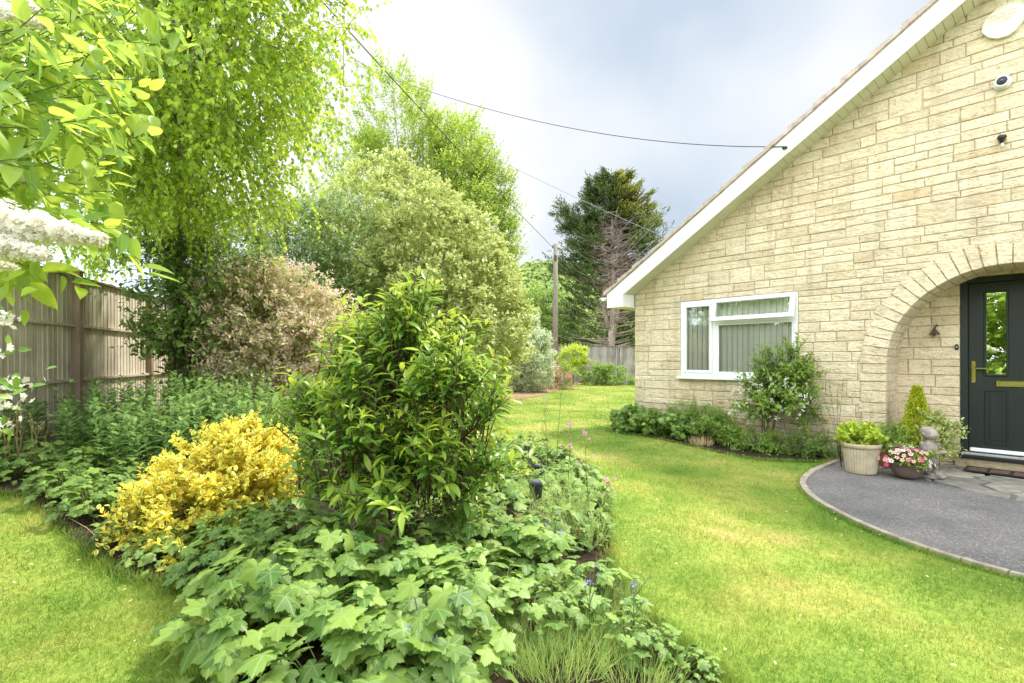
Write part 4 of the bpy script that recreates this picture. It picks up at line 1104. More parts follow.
# birch with hanging shoots
plant('birch_tree', (-5.0, 7.6, g(-5.0)), [(-3.5,5.5,4.55,1.75,1.7,1.75),(-5.2,5.9,4.9,1.8,1.6,1.7),(-3.1,5.0,6.6,1.75,1.6,1.6),(-4.25,6.2,3.75,1.1,1.1,.85),(-3.3,6.0,3.35,.75,.8,.75),(-2.9,5.3,5.0,1.1,1.1,1.5),(-5.95,6.9,3.15,.95,.8,.65)],
      FB, .058, 'birch', 620, 14, 8, .34, .30, 'birch tree with hanging shoots of bright small leaves, top left', 'tree', bark='birchbark', trunk=.13, nl=70, droop=.38, up=-.15, out=.6, rnd_=.75,
      spread=.9, lup=-.2, shell=.30, wid=.85, twigs_shown=3000, trunk_top=(-4.2,6.4,6.5))
# tall trees behind
def tall(base, lobes, lab, leaf=.13, clumps=420, per=16):
    return plant('poplar_tree', base, lobes, FO, leaf, 'poplar', clumps, per, 7, .6, .42, lab, 'tree', 'tall light green trees at the back', bark='bark', trunk=.2, nl=70, up=.9, out=.6, rnd_=.45, shell=.4, wid=.62, twigs_shown=700)
tall((-3.2,22,.1), [(-4.4,22,6.5,2.6,2.2,5.5),(-4.9,22,10.8,1.9,1.7,2.9),(-2.6,22,8,1.5,1.7,4),(-6.6,22,7,2,2,4.5)], 'tall light green tree rising highest behind the pale bush')
tall((-1.9,24,.1), [(-1.9,24,6.2,2.0,1.8,5),(-2.5,24,9.6,1.4,1.4,3.2),(-.75,24,7.2,.85,1.0,3.4)], 'tall light green tree tapering beside the steep overhead cable', clumps=360)
# pale cream-edged tree and its darker green part on the left (its own bush)
plant('variegated_tree', (-2.9,14.2,.08), [(-2.6,14,2.6,2.9,2.3,2.5),(-3.2,14,4.3,2.1,2.0,2.25),(-1.2,13.8,2.0,1.6,1.6,1.9),(-1.9,14,3.4,1.9,1.8,2.0)], FO, .105, 'vari', 980, 13, 6, .17, .20,
      'large rounded tree with pale cream-edged leaves at centre left', 'tree', bark='bark', trunk=.14, nl=80, up=.2, out=.9, rnd_=.85, shell=.80, wid=.62, floor=.2)
plant('evergreen_bush', (-5.2,12.2,.14), [(-4.9,12.2,2.4,1.6,1.5,1.8),(-4.3,12.4,3.5,1.35,1.3,1.5),(-5.9,12.2,3.0,1.5,1.4,1.9)], FO, .075, 'varid', 420, 15, 7, .28, .24,
      'darker green rounded bush left of the pale cream-edged tree', 'bush', bark='bark', trunk=.09, nl=40, up=.2, shell=.6, wid=.6, floor=.25)
plant('silver_bush', (.35,18.6,0), [(.25,18.6,1.55,.95,1.0,1.55),(.65,18.6,1.05,.75,.9,1.1)], FL, .10, 'silver', 260, 13, 7, .26, .15, 'silvery grey rounded bush against the far fence line', 'bush', bark='bark', trunk=.06, nl=30, up=.3, shell=.62, wid=.36, floor=.05)
plant('mixed_shrub', (1.35,20.6,-.03), [(1.35,20.6,.42,.85,.6,.45),(1.9,20.9,.40,.5,.5,.42)], FO, .07, 'redleaf', 60, 10, 6, .2, .12, 'low rust tinted shrub at the foot of the silver bush', 'shrub', trunk=.02, nl=15, shell=.4, wid=.5, floor=.0)
plant('mixed_shrub', (1.9,21.4,-.03), [(1.9,21.4,.45,1.0,.6,.5)], FO, .07, 'mid', 60, 10, 6, .2, .12, 'low loose green shrub beside the rust tinted one', 'shrub', trunk=.02, nl=15, shell=.4, wid=.5, floor=.0)
plant('lime_bush', (3.05,25.4,-.06), [(3.05,25.4,1.25,.68,.6,.6)], FO, .085, 'lime', 90, 14, 6, .16, .12, 'round lime green bush on a short stem by the far fence', 'bush', trunk=.04, nl=20, shell=.5, wid=.5, floor=.5)
plant('low_bush', (4.5,25.6,-.1), [(4.15,25.6,.45,.75,.6,.55),(5.0,25.6,.42,.75,.6,.5)], FO, .085, 'mid', 110, 12, 6, .16, .14, 'low dark green bush at the foot of the far fence', 'bush', trunk=.03, nl=20, shell=.45, wid=.5, floor=.0)
for k, (x, w, hh, lb) in enumerate(((6.2,.4,.22,'small weedy tuft by the far fence nearest the house'),(5.6,.35,.18,'small weedy tuft right of the low dark bush'))):
    plant('weed_tuft', (x,26.6,-.15), [(x,26.6,.1,w,.3,hh)], FL, .09, 'mid', 20, 8, 5, .15, .08, lb, 'weed', trunk=.01, nl=5, shell=.2, wid=.3, floor=-.1)

# conifer with bare lower limbs, behind the far fence
def conifer(base, H_, Rm, lab):
    b = np.array(base, float); root = empty('conifer_tree', tuple(b), 0, lab, 'tree')
    paths = []; rad = []; S = []; D = []
    tops = [((0,0,0),(.25,0,H_*.98),.34), ((.25,-.1,H_*.22),(1.7,.2,H_*.86),.17), ((-.1,0,H_*.25),(-1.9,0,H_*.80),.15), ((.3,0,H_*.4),(.9,0,H_*.93),.12), ((.1,0,H_*.4),(-.9,0,H_*.92),.12)]
    for s, e, r in tops: tp, tr = trunk_path(s, e, r, .03, .1); paths.append(tp); rad.append(tr)
    dead_p = []; dead_r = []
    for k in range(520):
        tr_ = tops[rng.choice(5, p=[.4,.18,.18,.12,.12])]; f = rng.random()**.85
        s0, e0 = np.array(tr_[0], float), np.array(tr_[1], float); s = s0+(e0-s0)*(.06+.94*f); fz = s[2]/H_
        prof = Rm*min(1, (1-fz)*2.15+.06)*rng.uniform(.5,1.08)*(1 if tr_ is tops[0] else .72)
        a = rng.uniform(0, 2*math.pi); dx = np.array([math.cos(a), math.sin(a)])
        e = s+np.array([dx[0]*prof, dx[1]*prof, prof*rng.uniform(.05,.45)+(.5 if fz > .8 else 0)])
        t = np.linspace(0,1,5)[:,None]; P = (1-t)**2*s+2*t*(1-t)*((s+e)/2+np.array([0,0,-.1*prof]))+t**2*e
        front = dx[1] < .1 and abs(e[0]-.2) < 1.5
        bare = front and fz < .74
        (dead_p if bare else paths).append(P); (dead_r if bare else rad).append(np.linspace(.042,.008,5))
        if bare:
            for j in range(8):
                q = P[0]+(P[-1]-P[0])*rng.uniform(.3,1); dd_ = rdir(1)[0]*rng.uniform(.3,.9); dd_[2] = abs(dd_[2])*.5-.12
                dead_p.append(np.array([q, q+dd_*.5, q+dd_])); dead_r.append(np.array([.018,.012,.005]))
        else:
            side = np.array([-dx[1],dx[0],0])
            for j in range(26):
                t_ = rng.uniform(.45,1.08); q = s+(e-s)*t_+side*rng.normal()*.26*prof/Rm*2+np.array([0,0,rng.normal()*.07])
                S.append(q); D.append(nrm((np.array([dx[0],dx[1],.55])+side*rng.normal()*.5+rng.normal(size=3)*.22)[None,:])[0])
    tubes('trunk', paths, rad, M['deadwood'], root, 6)
    tubes('bare_branches', dead_p, dead_r, M['deadwood'], root, 4)
    S = np.array(S); D = np.array(D); ln = rng.uniform(.3,.6,len(S))
    P, Dn, t = shoots(S, D, ln, 7, 0)
    A, N = leaf_dirs(Dn, .6, .1)
    sunlit_tip = t*(.30+.7*(P[:,0] > .2))*np.clip((P[:,2]/H_-.38)*2.2,0,1)  # sunlit upper right of the crown painted in as yellower tips
    leaves('crown', FF, P, A, N, .19, .075, M['conifer'], root, tip=np.clip(sunlit_tip*rng.uniform(.6,1.2,len(P)),0,1))
    return root
conifer((6.7,35,-.1), 13.9, 4.3, 'big dark conifer with bare pale lower branches behind the far fence')
# understory behind the fence: loose trees between pole and conifer
plant('field_tree', (2.6,40,0), [(2.4,40,4.0,2.3,2,3.0),(4.2,41,3.2,2.0,1.8,2.6),(1.0,40,3.6,1.8,1.8,2.5)], FO, .2, 'mid', 260, 12, 6, .5, .35, 'mid green round tree beyond the far fence by the pole', 'tree', bark='bark', trunk=.15, nl=30, wid=.6, shell=.5)
plant('field_tree', (9.5,39,0), [(9.3,39,3.2,2.4,2,3.2),(6.0,40,2.6,2.4,1.8,2.6)], FO, .2, 'dark', 240, 12, 6, .5, .35, 'dark leafy tree low behind the conifer trunk', 'tree', bark='bark', trunk=.15, nl=30, wid=.6, shell=.4)
# wooded hill
bm = bmesh.new(); nx, ny = 44, 26; hv = []
def hill_h(x, y):
    return 33*math.exp(-((x+12)/95)**2)*math.exp(-((y-190)/60)**2)+1.5*math.sin(x*.09)+1.2*math.sin(x*.23+y*.1)-2
for j in range(ny):
    hv.append([bm.verts.new((-230+i*12, 95+j*8, hill_h(-230+i*12, 95+j*8))) for i in range(nx)])
for j in range(ny-1):
    for i in range(nx-1): bm.faces.new((hv[j][i], hv[j][i+1], hv[j+1][i+1], hv[j+1][i]))
hl = obj('hill', bm, basic('hill_grass', (.10,.15,.04), 1, var=.2, scale=.1)); tag(hl, 'low green hill rising beyond the garden', 'hill', kind='structure')
S = []
for k in range(1500):
    x = rng.uniform(-90,75); y = rng.uniform(100,185)
    if abs(x/y) > .75: continue
    r = rng.uniform(2.0,4.2); n = 90; d = rdir(n); d[:,2] = np.abs(d[:,2]); 
    S.append(np.concatenate([np.array([x,y,hill_h(x,y)+r*.5])+d*r*np.array([1,1,1.1]), d, np.full((n,1), rng.random())], 1))
S = np.concatenate(S); n = len(S)
tag(leaves('woodland', FO, S[:,:3], nrm(np.cross(S[:,3:6], rdir(n))), nrm(S[:,3:6]+rdir(n)*.5), 1.5*rng.uniform(.7,1.3,n), 1.1, M['hill'], rnd=np.clip(S[:,6]*.7+rng.random(n)*.3,0,1)),
    'far wooded hillside between the tall trees and the pole', 'woodland', kind='stuff')

# trees and hedge on the other side of the garden, seen mirrored in the window and door glass
plant('garden_tree', (-7.6,-1.5,.2), [(-7.6,-1.5,2.9,2.6,2.6,2.6),(-8.8,2.2,3.2,2.2,2.4,2.4),(-6.4,-3.4,2.6,2.4,2.2,2.7)], FO, .17, 'poplar', 620, 12, 6, .45, .4, 'leafy garden tree outside the left fence, mirrored in the door glass', 'tree', bark='bark', trunk=.14, nl=30, wid=.6)
plant('garden_tree', (-4.2,-5.2,.1), [(-4.2,-5.2,2.4,3.0,1.8,2.5),(-1.2,-6.4,2.2,2.6,1.6,2.2)], FO, .16, 'poplar', 420, 12, 6, .45, .4, 'leafy garden tree behind the viewer, mirrored in the porch', 'tree', bark='bark', trunk=.14, nl=30, wid=.6, floor=.2)

# ================================================================== SHRUBS IN THE LEFT BORDER
plant('leafy_shrub', (-4.75,7.25,.13), [(-4.4,7.3,1.9,.65,.7,1.2),(-4.85,7.3,2.5,.5,.6,.6),(-4.1,7.4,2.5,.6,.7,.8),(-4.6,7.0,1.6,.35,.4,.6)], FO, .085, 'dark', 150, 10, 6, .3, .2,
      'dark broad-leaved shrub growing against the left fence', 'shrub', stems=5, trunk=.022, nl=50, up=.1, shell=.35, wid=.6, twigs_shown=900, floor=.6)
plant('pink_shrub', (-3.3,7.4,.1), [(-3.4,7.3,1.35,.8,.8,1.05),(-3.25,7.2,1.8,.65,.65,.65),(-2.75,7.4,1.2,.6,.6,.8),(-3.85,7.4,1.8,.5,.6,.7)], FO, .058, 'pink', 400, 12, 8, .22, .16,
      'airy shrub with pink and cream tinted small leaves', 'shrub', stems=6, trunk=.02, nl=60, up=.15, shell=.55, wid=.5, twigs_shown=250, floor=.15, flowers=('palepink', 1100, .034, FL5), rnd_=.75)
# upright leafy perennials
def perennial(base, n_st, h, lab, spreadr=.28, mat='peren', leaf=.105, wid=.33, group='upright leafy perennials in the border', lean=.16):
    root = empty('leafy_perennial', tuple(base), 0, lab, 'perennial', group)
    a = rng.uniform(0,2*math.pi,n_st); rr = spreadr*np.sqrt(rng.random(n_st))
    S = np.stack([rr*np.cos(a), rr*np.sin(a), np.zeros(n_st)],1)
    D = nrm(np.stack([np.cos(a)*lean*rr/spreadr+rng.normal(size=n_st)*.06, np.sin(a)*lean*rr/spreadr+rng.normal(size=n_st)*.06, np.ones(n_st)],1))
    ln = h*rng.uniform(.75,1.08,n_st)
    P, Dn, t = shoots(S, D, ln, 24, 0, .25)
    ref = nrm(np.cross(Dn, rdir(len(Dn)))); A = nrm(Dn*(.25+.6*t[:,None])+ref); N = nrm(np.array([0,0,1.])+Dn*.3+rdir(len(Dn))*.3)
    leaves('leaves', FL, P, A, N, leaf*(1.1-.45*t)*rng.uniform(.8,1.2,len(P)), leaf*wid*rng.uniform(.9,1.2,len(P)), M[mat], root, tip=t)
    tubes('stem', [np.array([S[i], S[i]+D[i]*ln[i]*.5, S[i]+D[i]*ln[i]]) for i in range(n_st)], [np.array([.004,.0035,.002])]*n_st, M['stem'], root, 4)
    return root
pn = ['leftmost clump of upright leafy stems under the fence', 'upright leafy clump in front of the dark fence shrub', 'upright leafy clump just behind the golden bush', 'upright leafy clump between golden bush and pink shrub',
      'upright leafy clump at the right end of the group, behind the tall green shrub', 'low upright leafy clump left of the golden bush', 'back clump of upright stems below the pink shrub','low upright clump at the foot of the tall fence post','upright leafy clump directly behind the top of the golden bush','upright leafy clump filling the gap left of the tall green shrub']
for k, (px, Z, h) in enumerate(((105,5.6,.74),(150,5.8,.82),(200,5.3,.76),(238,5.7,.82),(275,5.2,.78),(128,4.9,.62),(222,6.3,.92),(60,5.5,.60),(180,4.6,.66),(300,4.6,.7))):
    x = (px-CX)/F*Z; perennial((x, Z, g(x)+.01), 36, h, pn[k], .42)
# golden bush
x = (203-CX)/F*3.2
plant('golden_bush', (x,3.2,g(x)), [(x+.06,3.2,.30,.38,.38,.24),(x+.16,3.3,.48,.28,.28,.18),(x-.10,3.05,.20,.22,.24,.14),(x+.30,3.15,.34,.22,.26,.20),(x+.20,3.3,.57,.13,.14,.11),(x+.08,2.98,.15,.38,.28,.10)], FO, .040, 'euonym', 280, 9, 8, .12, .05,
      'bright yellow variegated low bush at the edge of the lawn', 'bush', stems=6, trunk=.012, nl=70, up=.75, shell=.45, wid=.56, floor=.06, rnd_=.65, out=1.0, lup=.35)
# central laurel-like shrub
x = (401-CX)/F*2.85
cl = plant('green_shrub', (x,2.9,g(x)), [(x-.02,2.88,.84,.34,.36,.42),(x+.32,2.8,.78,.24,.30,.26),(x-.33,2.85,.80,.20,.30,.34),(x-.02,2.9,1.26,.10,.12,.28),(x+.16,2.9,.98,.19,.2,.22),(x-.30,2.85,1.06,.09,.12,.20),(x+.10,2.75,.46,.30,.28,.22),(x-.20,2.75,.55,.24,.28,.22)], FL, .078, 'laurel', 84, 9, 12, .25, .085,
      'tall glossy green shrub with lime tips in the middle of the border', 'shrub', stems=7, trunk=.013, nl=110, up=.85, out=.75, rnd_=.42, spread=.95, lup=.15, shell=.35, wid=.31, twigs_shown=1300, floor=.22, sizevar=.42)

# ---- lobed-leaf anemones: four prototypes, copied through the border
def anemone(R_, h, n, mat, leaf=.115):
    root = empty('anemone', (0,0,0)); a = rng.uniform(0,2*math.pi,n); rr = R_*np.sqrt(rng.random(n))
    tip = np.stack([rr*np.cos(a), rr*np.sin(a), h*(1-.45*(rr/R_)**1.6)*rng.uniform(.55,1.05,n)],1)
    st = np.stack([rr*np.cos(a)*.25, rr*np.sin(a)*.25, np.zeros(n)],1)
    outd = np.stack([np.cos(a), np.sin(a), -.35+rng.normal(size=n)*.2],1)+rdir(n)*.35
    N = nrm(np.stack([np.cos(a)*.35*rr/R_, np.sin(a)*.35*rr/R_, np.ones(n)],1)+rdir(n)*.30+np.array([0,-.18,0]))
    sz = leaf*rng.uniform(.55,1.2,n)
    h2 = n//2
    leaves('leaves', FLO, tip[:h2], nrm(outd[:h2]), N[:h2], sz[:h2], sz[:h2]*rng.uniform(.75,1.15,h2), M[mat], root, smooth=True)
    leaves('curled_leaves', FLO3, tip[h2:], nrm(outd[h2:]), N[h2:], sz[h2:], sz[h2:]*rng.uniform(.7,1.05,n-h2), M[mat], root, smooth=True)
    # trifoliate side leaves
    m2 = int(n*.8); a2 = rng.uniform(0,2*math.pi,m2); r2 = R_*1.05*np.sqrt(rng.random(m2))
    lowp = np.stack([r2*np.cos(a2), r2*np.sin(a2), h*rng.uniform(.12,.62,m2)*(1-.4*(r2/R_)**2)],1)
    leaves('low_leaves', FLO2, lowp, np.stack([np.cos(a2),np.sin(a2),rng.normal(size=m2)*.3-.3],1), nrm(np.stack([np.cos(a2)*.5,np.sin(a2)*.5,np.ones(m2)],1)+rdir(m2)*.5), leaf*rng.uniform(.5,1.1,m2), leaf*rng.uniform(.45,1,m2), M[mat], root, smooth=True)
    B_ = nrm(np.cross(N, outd)); k = rng.random(n) < .65
    for s in (-1,1):
        leaves('side_leaves', FLO2, tip[k]-nrm(outd[k])*.012, nrm(B_[k]*s+nrm(outd[k])*.25), nrm(N[k]+B_[k]*s*.15), sz[k]*.8, sz[k]*.72, M[mat], root, smooth=True)
    tubes('stem', [np.array([st[i], st[i]*.5+tip[i]*.5+np.array([0,0,.06]), tip[i]-np.array([0,0,.004])]) for i in range(n)], [np.array([.003,.0025,.0018])]*n, M['stem'], root, 4)
    return root
protos = [anemone(.30,.42,58,'anem',.125), anemone(.28,.36,52,'anem2',.112), anemone(.24,.30,46,'anem',.088), anemone(.30,.26,50,'anem2',.085)]
used = set()
def put_anemone(k, x, y, rz, s, label, dz_=0):
    o = protos[k] if k not in used else copy_tree(protos[k]); used.add(k)
    o.location = (x, y, g(x)+.01+dz_); o.rotation_euler = (0,0,rz); o.scale = (s,s,s); tag(o, label, 'anemone plant', 'lobed-leaf anemones in the border')
an = [ # px, Z, proto, scale, label
 (262,1.95,0,1.0,'large-leaved anemone at the left front of the border, over the lawn'),
 (345,1.72,1,1.05,'pale large-leaved anemone, foremost in the middle bottom of the photo'),
 (430,1.80,0,.95,'broad dark-leaved anemone at the bottom below the tall green shrub'),
 (330,2.20,0,1.0,'lobed-leaf anemone directly before the tall green shrub, left side'),
 (395,2.18,1,1.0,'pale lobed-leaf anemone beneath the middle of the tall shrub'),
 (470,2.22,1,1.0,'pale lobed-leaf anemone right under the tall shrub'),
 (285,2.45,2,1.1,'small-leaved anemone between golden bush and tall shrub'),
 (520,2.65,1,.95,'pale anemone right of the tall shrub, halfway up the bed'),
 (470,2.90,0,.9,'anemone at the right foot of the tall shrub'),
 (545,2.15,2,.9,'small anemone at the front right, by the grassy tufts'),
 (505,3.40,3,1.1,'light green anemone behind the tall shrub, near the solar lights'),
 (548,3.05,2,1.0,'small anemone near the feathery plant'),
 (535,4.10,3,1.1,'light anemone around the foremost solar light'),
 (570,4.50,3,1.0,'light anemone at the lawn edge behind the pink flower stems'),
 (515,4.80,2,1.0,'small anemone at the back of the bed by the rear solar light'),
 (640,1.98,2,.62,'small straggling anemone at the lawn edge, bottom right of bed'),
 (588,2.35,3,.9,'low anemone spilling over the right edge of the bed'),
 (590,3.90,2,.8,'small anemone at the lawn edge beside the feathery plant'),
 (690,1.86,2,.42,'tiny anemone shoot furthest right at the bottom edge'),
 (105,3.75,2,1.0,'anemone left of the golden bush by the lawn'),
 (85,4.25,0,.85,'larger anemone behind the left lawn edge'),
 (65,4.75,2,1.05,'anemone below the tall brown fence post'),
 (28,4.85,3,1.1,'low anemone along the fence at the far left'),
 (-5,4.75,2,1.0,'anemone at the left photo edge against the fence'),
 (265,3.05,2,1.05,'anemone squeezed behind the golden bush on its right'),
 (145,4.25,2,1.0,'anemone behind the left end of the golden bush'),
 (450,3.45,3,1.1,'pale anemone between the tall green shrub and the solar lights'),
 (485,4.2,3,1.15,'pale anemone behind the right side of the tall green shrub'),
 (498,5.6,2,1.1,'backmost anemone of the border, next to the lawn'),
 (215,2.55,2,.8,'small anemone before the golden bush on the lawn edge'),
 (240,2.8,0,.8,'anemone leaning against the right front of the golden bush'),
 (60,4.05,2,.9,'small anemone at the left lawn corner'),
 (345,2.72,2,1.15,'shaded anemone under the left half of the tall green shrub'),
 (300,2.85,0,.85,'shaded anemone between golden bush and the stems of the tall shrub'),
 (425,2.62,2,1.1,'shaded anemone under the right half of the tall green shrub'),
 (165,2.78,3,.7,'very low pale anemone at the front foot of the golden bush'),
 (92,3.42,2,.95,'anemone overhanging the left lawn, left of the golden bush tips'),
 (66,3.80,2,1.0,'anemone at the inner bend of the left lawn edge'),
 (128,3.05,2,.7,'small anemone under the left tip of the golden bush'),
 (20,4.35,2,.9,'anemone at the very left lawn edge'),
 (528,6.1,3,1.1,'far pale anemone at the back tip of the bed'),
 (552,5.3,2,1.1,'far anemone at the back right of the bed'),
 (578,4.7,2,.95,'far anemone beside the lawn, right of the seed stems'),
 (585,3.25,2,.75,'small pale anemone between feathery plant and lawn'),
]
for px, Z, k, s, lb in an:
    x = (px-CX)/F*Z; put_anemone(k, x, Z, rng.uniform(0,6.28), s, lb)

# feathery plants and grassy tufts
def tuft(name, base, n, h, r, mat, lab, cat, group=None, wid=.004, seg=1, fine=0):
    root = empty(name, tuple(base), 0, lab, cat, group)
    a = rng.uniform(0,2*math.pi,n); rr = r*np.sqrt(rng.random(n))
    P = np.stack([rr*np.cos(a)*.6, rr*np.sin(a)*.6, np.zeros(n)],1)
    A = nrm(np.stack([np.cos(a)*.5*rr/r, np.sin(a)*.5*rr/r, np.ones(n)],1)+rng.normal(size=(n,3))*.22); N = nrm(rng.normal(size=(n,3))*np.array([1,1,.3]))
    L_ = h*rng.uniform(.5,1.1,n)
    if fine:
        leaves('stem', T_blade(), P, A, N, L_, wid, M[mat], root)
        P2, Dn, t = shoots(P, A, L_, fine, .0, .25); A2, N2 = leaf_dirs(Dn, .8, .2)
        leaves('leaves', T_blade(), P2, A2, N2, h*.16, wid*.55, M[mat], root)
    else: leaves('blades', T_blade(), P, A, N, L_, wid, M[mat], root)
    return root
def gp(px, Z): x = (px-CX)/F*Z; return (x, Z, g(x)+.01)
tuft('feathery_plant', gp(560,3.5), 60, .42, .22, 'feather', 'tall feathery fine-leaved plant beside the pink flower stems', 'feathery plant', 'feathery plants', .0035, fine=24)
tuft('feathery_plant', gp(578,3.15), 50, .30, .22, 'feather', 'lower feathery plant at the lawn edge', 'feathery plant', 'feathery plants', .0035, fine=22)
tuft('feathery_plant', gp(540,3.0), 34, .30, .2, 'straw', 'dried brownish feathery plant before the green one', 'feathery plant', 'feathery plants', .003, fine=14)
for px, Z, h, lb in ((600,2.02,.16,'grassy tuft at the front right edge of the bed'),(560,1.88,.18,'grassy tuft at the bottom edge of the photo'),(520,1.95,.16,'grassy tuft below the pale anemones'),(615,2.3,.14,'thin grassy tuft beside the lawn'),(640,1.85,.12,'small grassy tuft near the tiny anemone shoot'),(575,2.15,.15,'grassy tuft behind the bottom ones')):
    tuft('grass_tuft', gp(px,Z), 420, h, .24, 'feather', lb, 'grass tuft', 'grassy tufts in the border', .003)
tuft('dead_stalks', gp(135,3.15), 60, .22, .28, 'straw', 'dry brown stalks under the golden bush', 'dead stalks', None, .004)
tuft('dead_stalks', gp(500,2.15), 50, .25, .25, 'straw', 'dry stalks among the front anemones', 'dead stalks', None, .004)
# pink flower stems
def flower_stem(px, Z, h, fmat, lab, lean=0., nf=1, group='slender pink flower stems'):
    root = empty('wildflower', gp(px,Z), 0, lab, 'flower', group)
    P = np.array([(0,0,0),(lean*.4,0,h*.5),(lean,.01,h)]); pts = [P]; rd = [np.array([.003,.0025,.0015])]; heads = [P[-1]]
    for k in range(3):
        s = P[1]*.6+P[2]*.4+np.array([0,0,(k-1)*h*.14]); e = s+np.array([rng.uniform(-.07,.07), rng.uniform(-.05,.05), rng.uniform(.05,.12)])
        pts.append(np.array([s,(s+e)/2,e])); rd.append(np.array([.002,.0015,.001])); heads.append(e)
    tubes('stem', pts, rd, M['stem'], root, 4)
    hd_ = np.array(heads); n = 9
    k_ = .35 if fmat == 'bluefl' else 1.; Pf = np.concatenate([hd_[0:1]+rng.normal(size=(n,3))*.010]+[h_[None,:]+rng.normal(size=(2,3))*.004 for h_ in hd_[1:]]); m_ = len(Pf)
    leaves('flower', FL5, Pf, rdir(m_), nrm(rdir(m_)*.7+np.array([0,-.4,.6])), .022*(.6+.4*k_)*(.7 if k_ < 1 else 1), .022*(.6+.4*k_)*(.7 if k_ < 1 else 1), M[fmat], root, smooth=False)
    P2, Dn, t = shoots(np.array([[0,0,0.]]), nrm(np.array([[lean,0,h]])), h*.7, 9, 0, .1); A2, N2 = leaf_dirs(Dn, 1, .1)
    leaves('leaves', FO, P2, A2, N2, .04, .018, M['mid'], root)
flower_stem(589,3.45,.66,'pinkfl','pink flower on the tallest stem at the right edge of the bed',-.03)
flower_stem(568,4.05,.64,'pinkfl','pink flower left of the tallest pink stem',.02)
flower_stem(571,3.9,.50,'pinkfl','pale pink flower lowest of the pink stems',.0)
flower_stem(556,5.0,.95,'bluefl','tall bare seed stem leaning over the back of the bed',.06,group='slender seed stems')
flower_stem(549,4.7,.80,'bluefl','bare seed stem next to the solar lights',-.05,group='slender seed stems')
for px, Z, lb in ((590,2.02,'small blue flower low at the bottom right of the bed'),(560,2.6,'small blue flower in the middle of the anemones'),(425,1.62,'small blue flower at the very bottom of the bed'),(634,2.0,'violet-blue flower spike by the lawn edge')):
    flower_stem(px,Z,.26,'bluefl',lb,0,group='small blue flowers')
flower_stem(600,3.35,.36,'pinkfl','rosy bud stem leaning to the lawn',.05)
# dry seed heads at the left fence
sh = empty('seed_heads', gp(22,4.55), 0, 'thin dry seed head stems before the left fence', 'seed heads')
ps = []; rs = []; hh_ = []
for k in range(14):
    x, y = rng.uniform(-.18,.18), rng.uniform(-.1,.1); h = rng.uniform(.35,.62); lx = rng.uniform(-.08,.08)
    ps.append(np.array([(x*.4,y*.4,0),(x*.8,y,h*.5),(x+lx,y,h)])); rs.append(np.array([.003,.0025,.0015])); hh_.append((x+lx,y,h))
    for j in range(2): q = (x*.9+lx*.5,y,h*.75); e = (q[0]+rng.uniform(-.06,.06),y,q[2]+.07); ps.append(np.array([q,e])); rs.append(np.array([.0018,.001])); hh_.append(e)
tubes('stems', ps, rs, M['straw'], sh, 4); hh_ = np.array(hh_); 
leaves('heads', FO, np.repeat(hh_,4,0)+rng.normal(size=(len(hh_)*4,3))*.004, rdir(len(hh_)*4), rdir(len(hh_)*4), .018, .012, M['straw'], sh)
# solar lights
def solar(px, pyTop, Z, lab, s=1.):
    p = at(px, pyTop, Z); zg = g(p[0]); root = empty('solar_light', (p[0],p[1],zg), 0, lab, 'solar light', 'solar garden lights'); h = p[2]-zg
    tubes('stake', [[(0,0,-.05),(0,0,h-.10)]], [[.006,.008]], M['black'], root, 8)
    bm = bmesh.new(); lathe(bm, [(.012,h-.13*s),(.040*s,h-.12*s),(.043*s,h-.05*s),(.047*s,h-.045*s),(.047*s,h-.02*s),(.002,h-.02*s)], 20); obj('lantern', bm, M['black'], root)
    bm = bmesh.new(); lathe(bm, [(.036*s,h-.021*s),(.037*s,h-.008*s),(.028*s,h),(.001,h+.001)], 20); obj('solar_panel', bm, M['solar'], root)
solar(536,480,3.55,'black solar light with dark panel standing foremost among the anemones')
solar(538,464,4.25,'second smaller black solar light behind the first', .75)

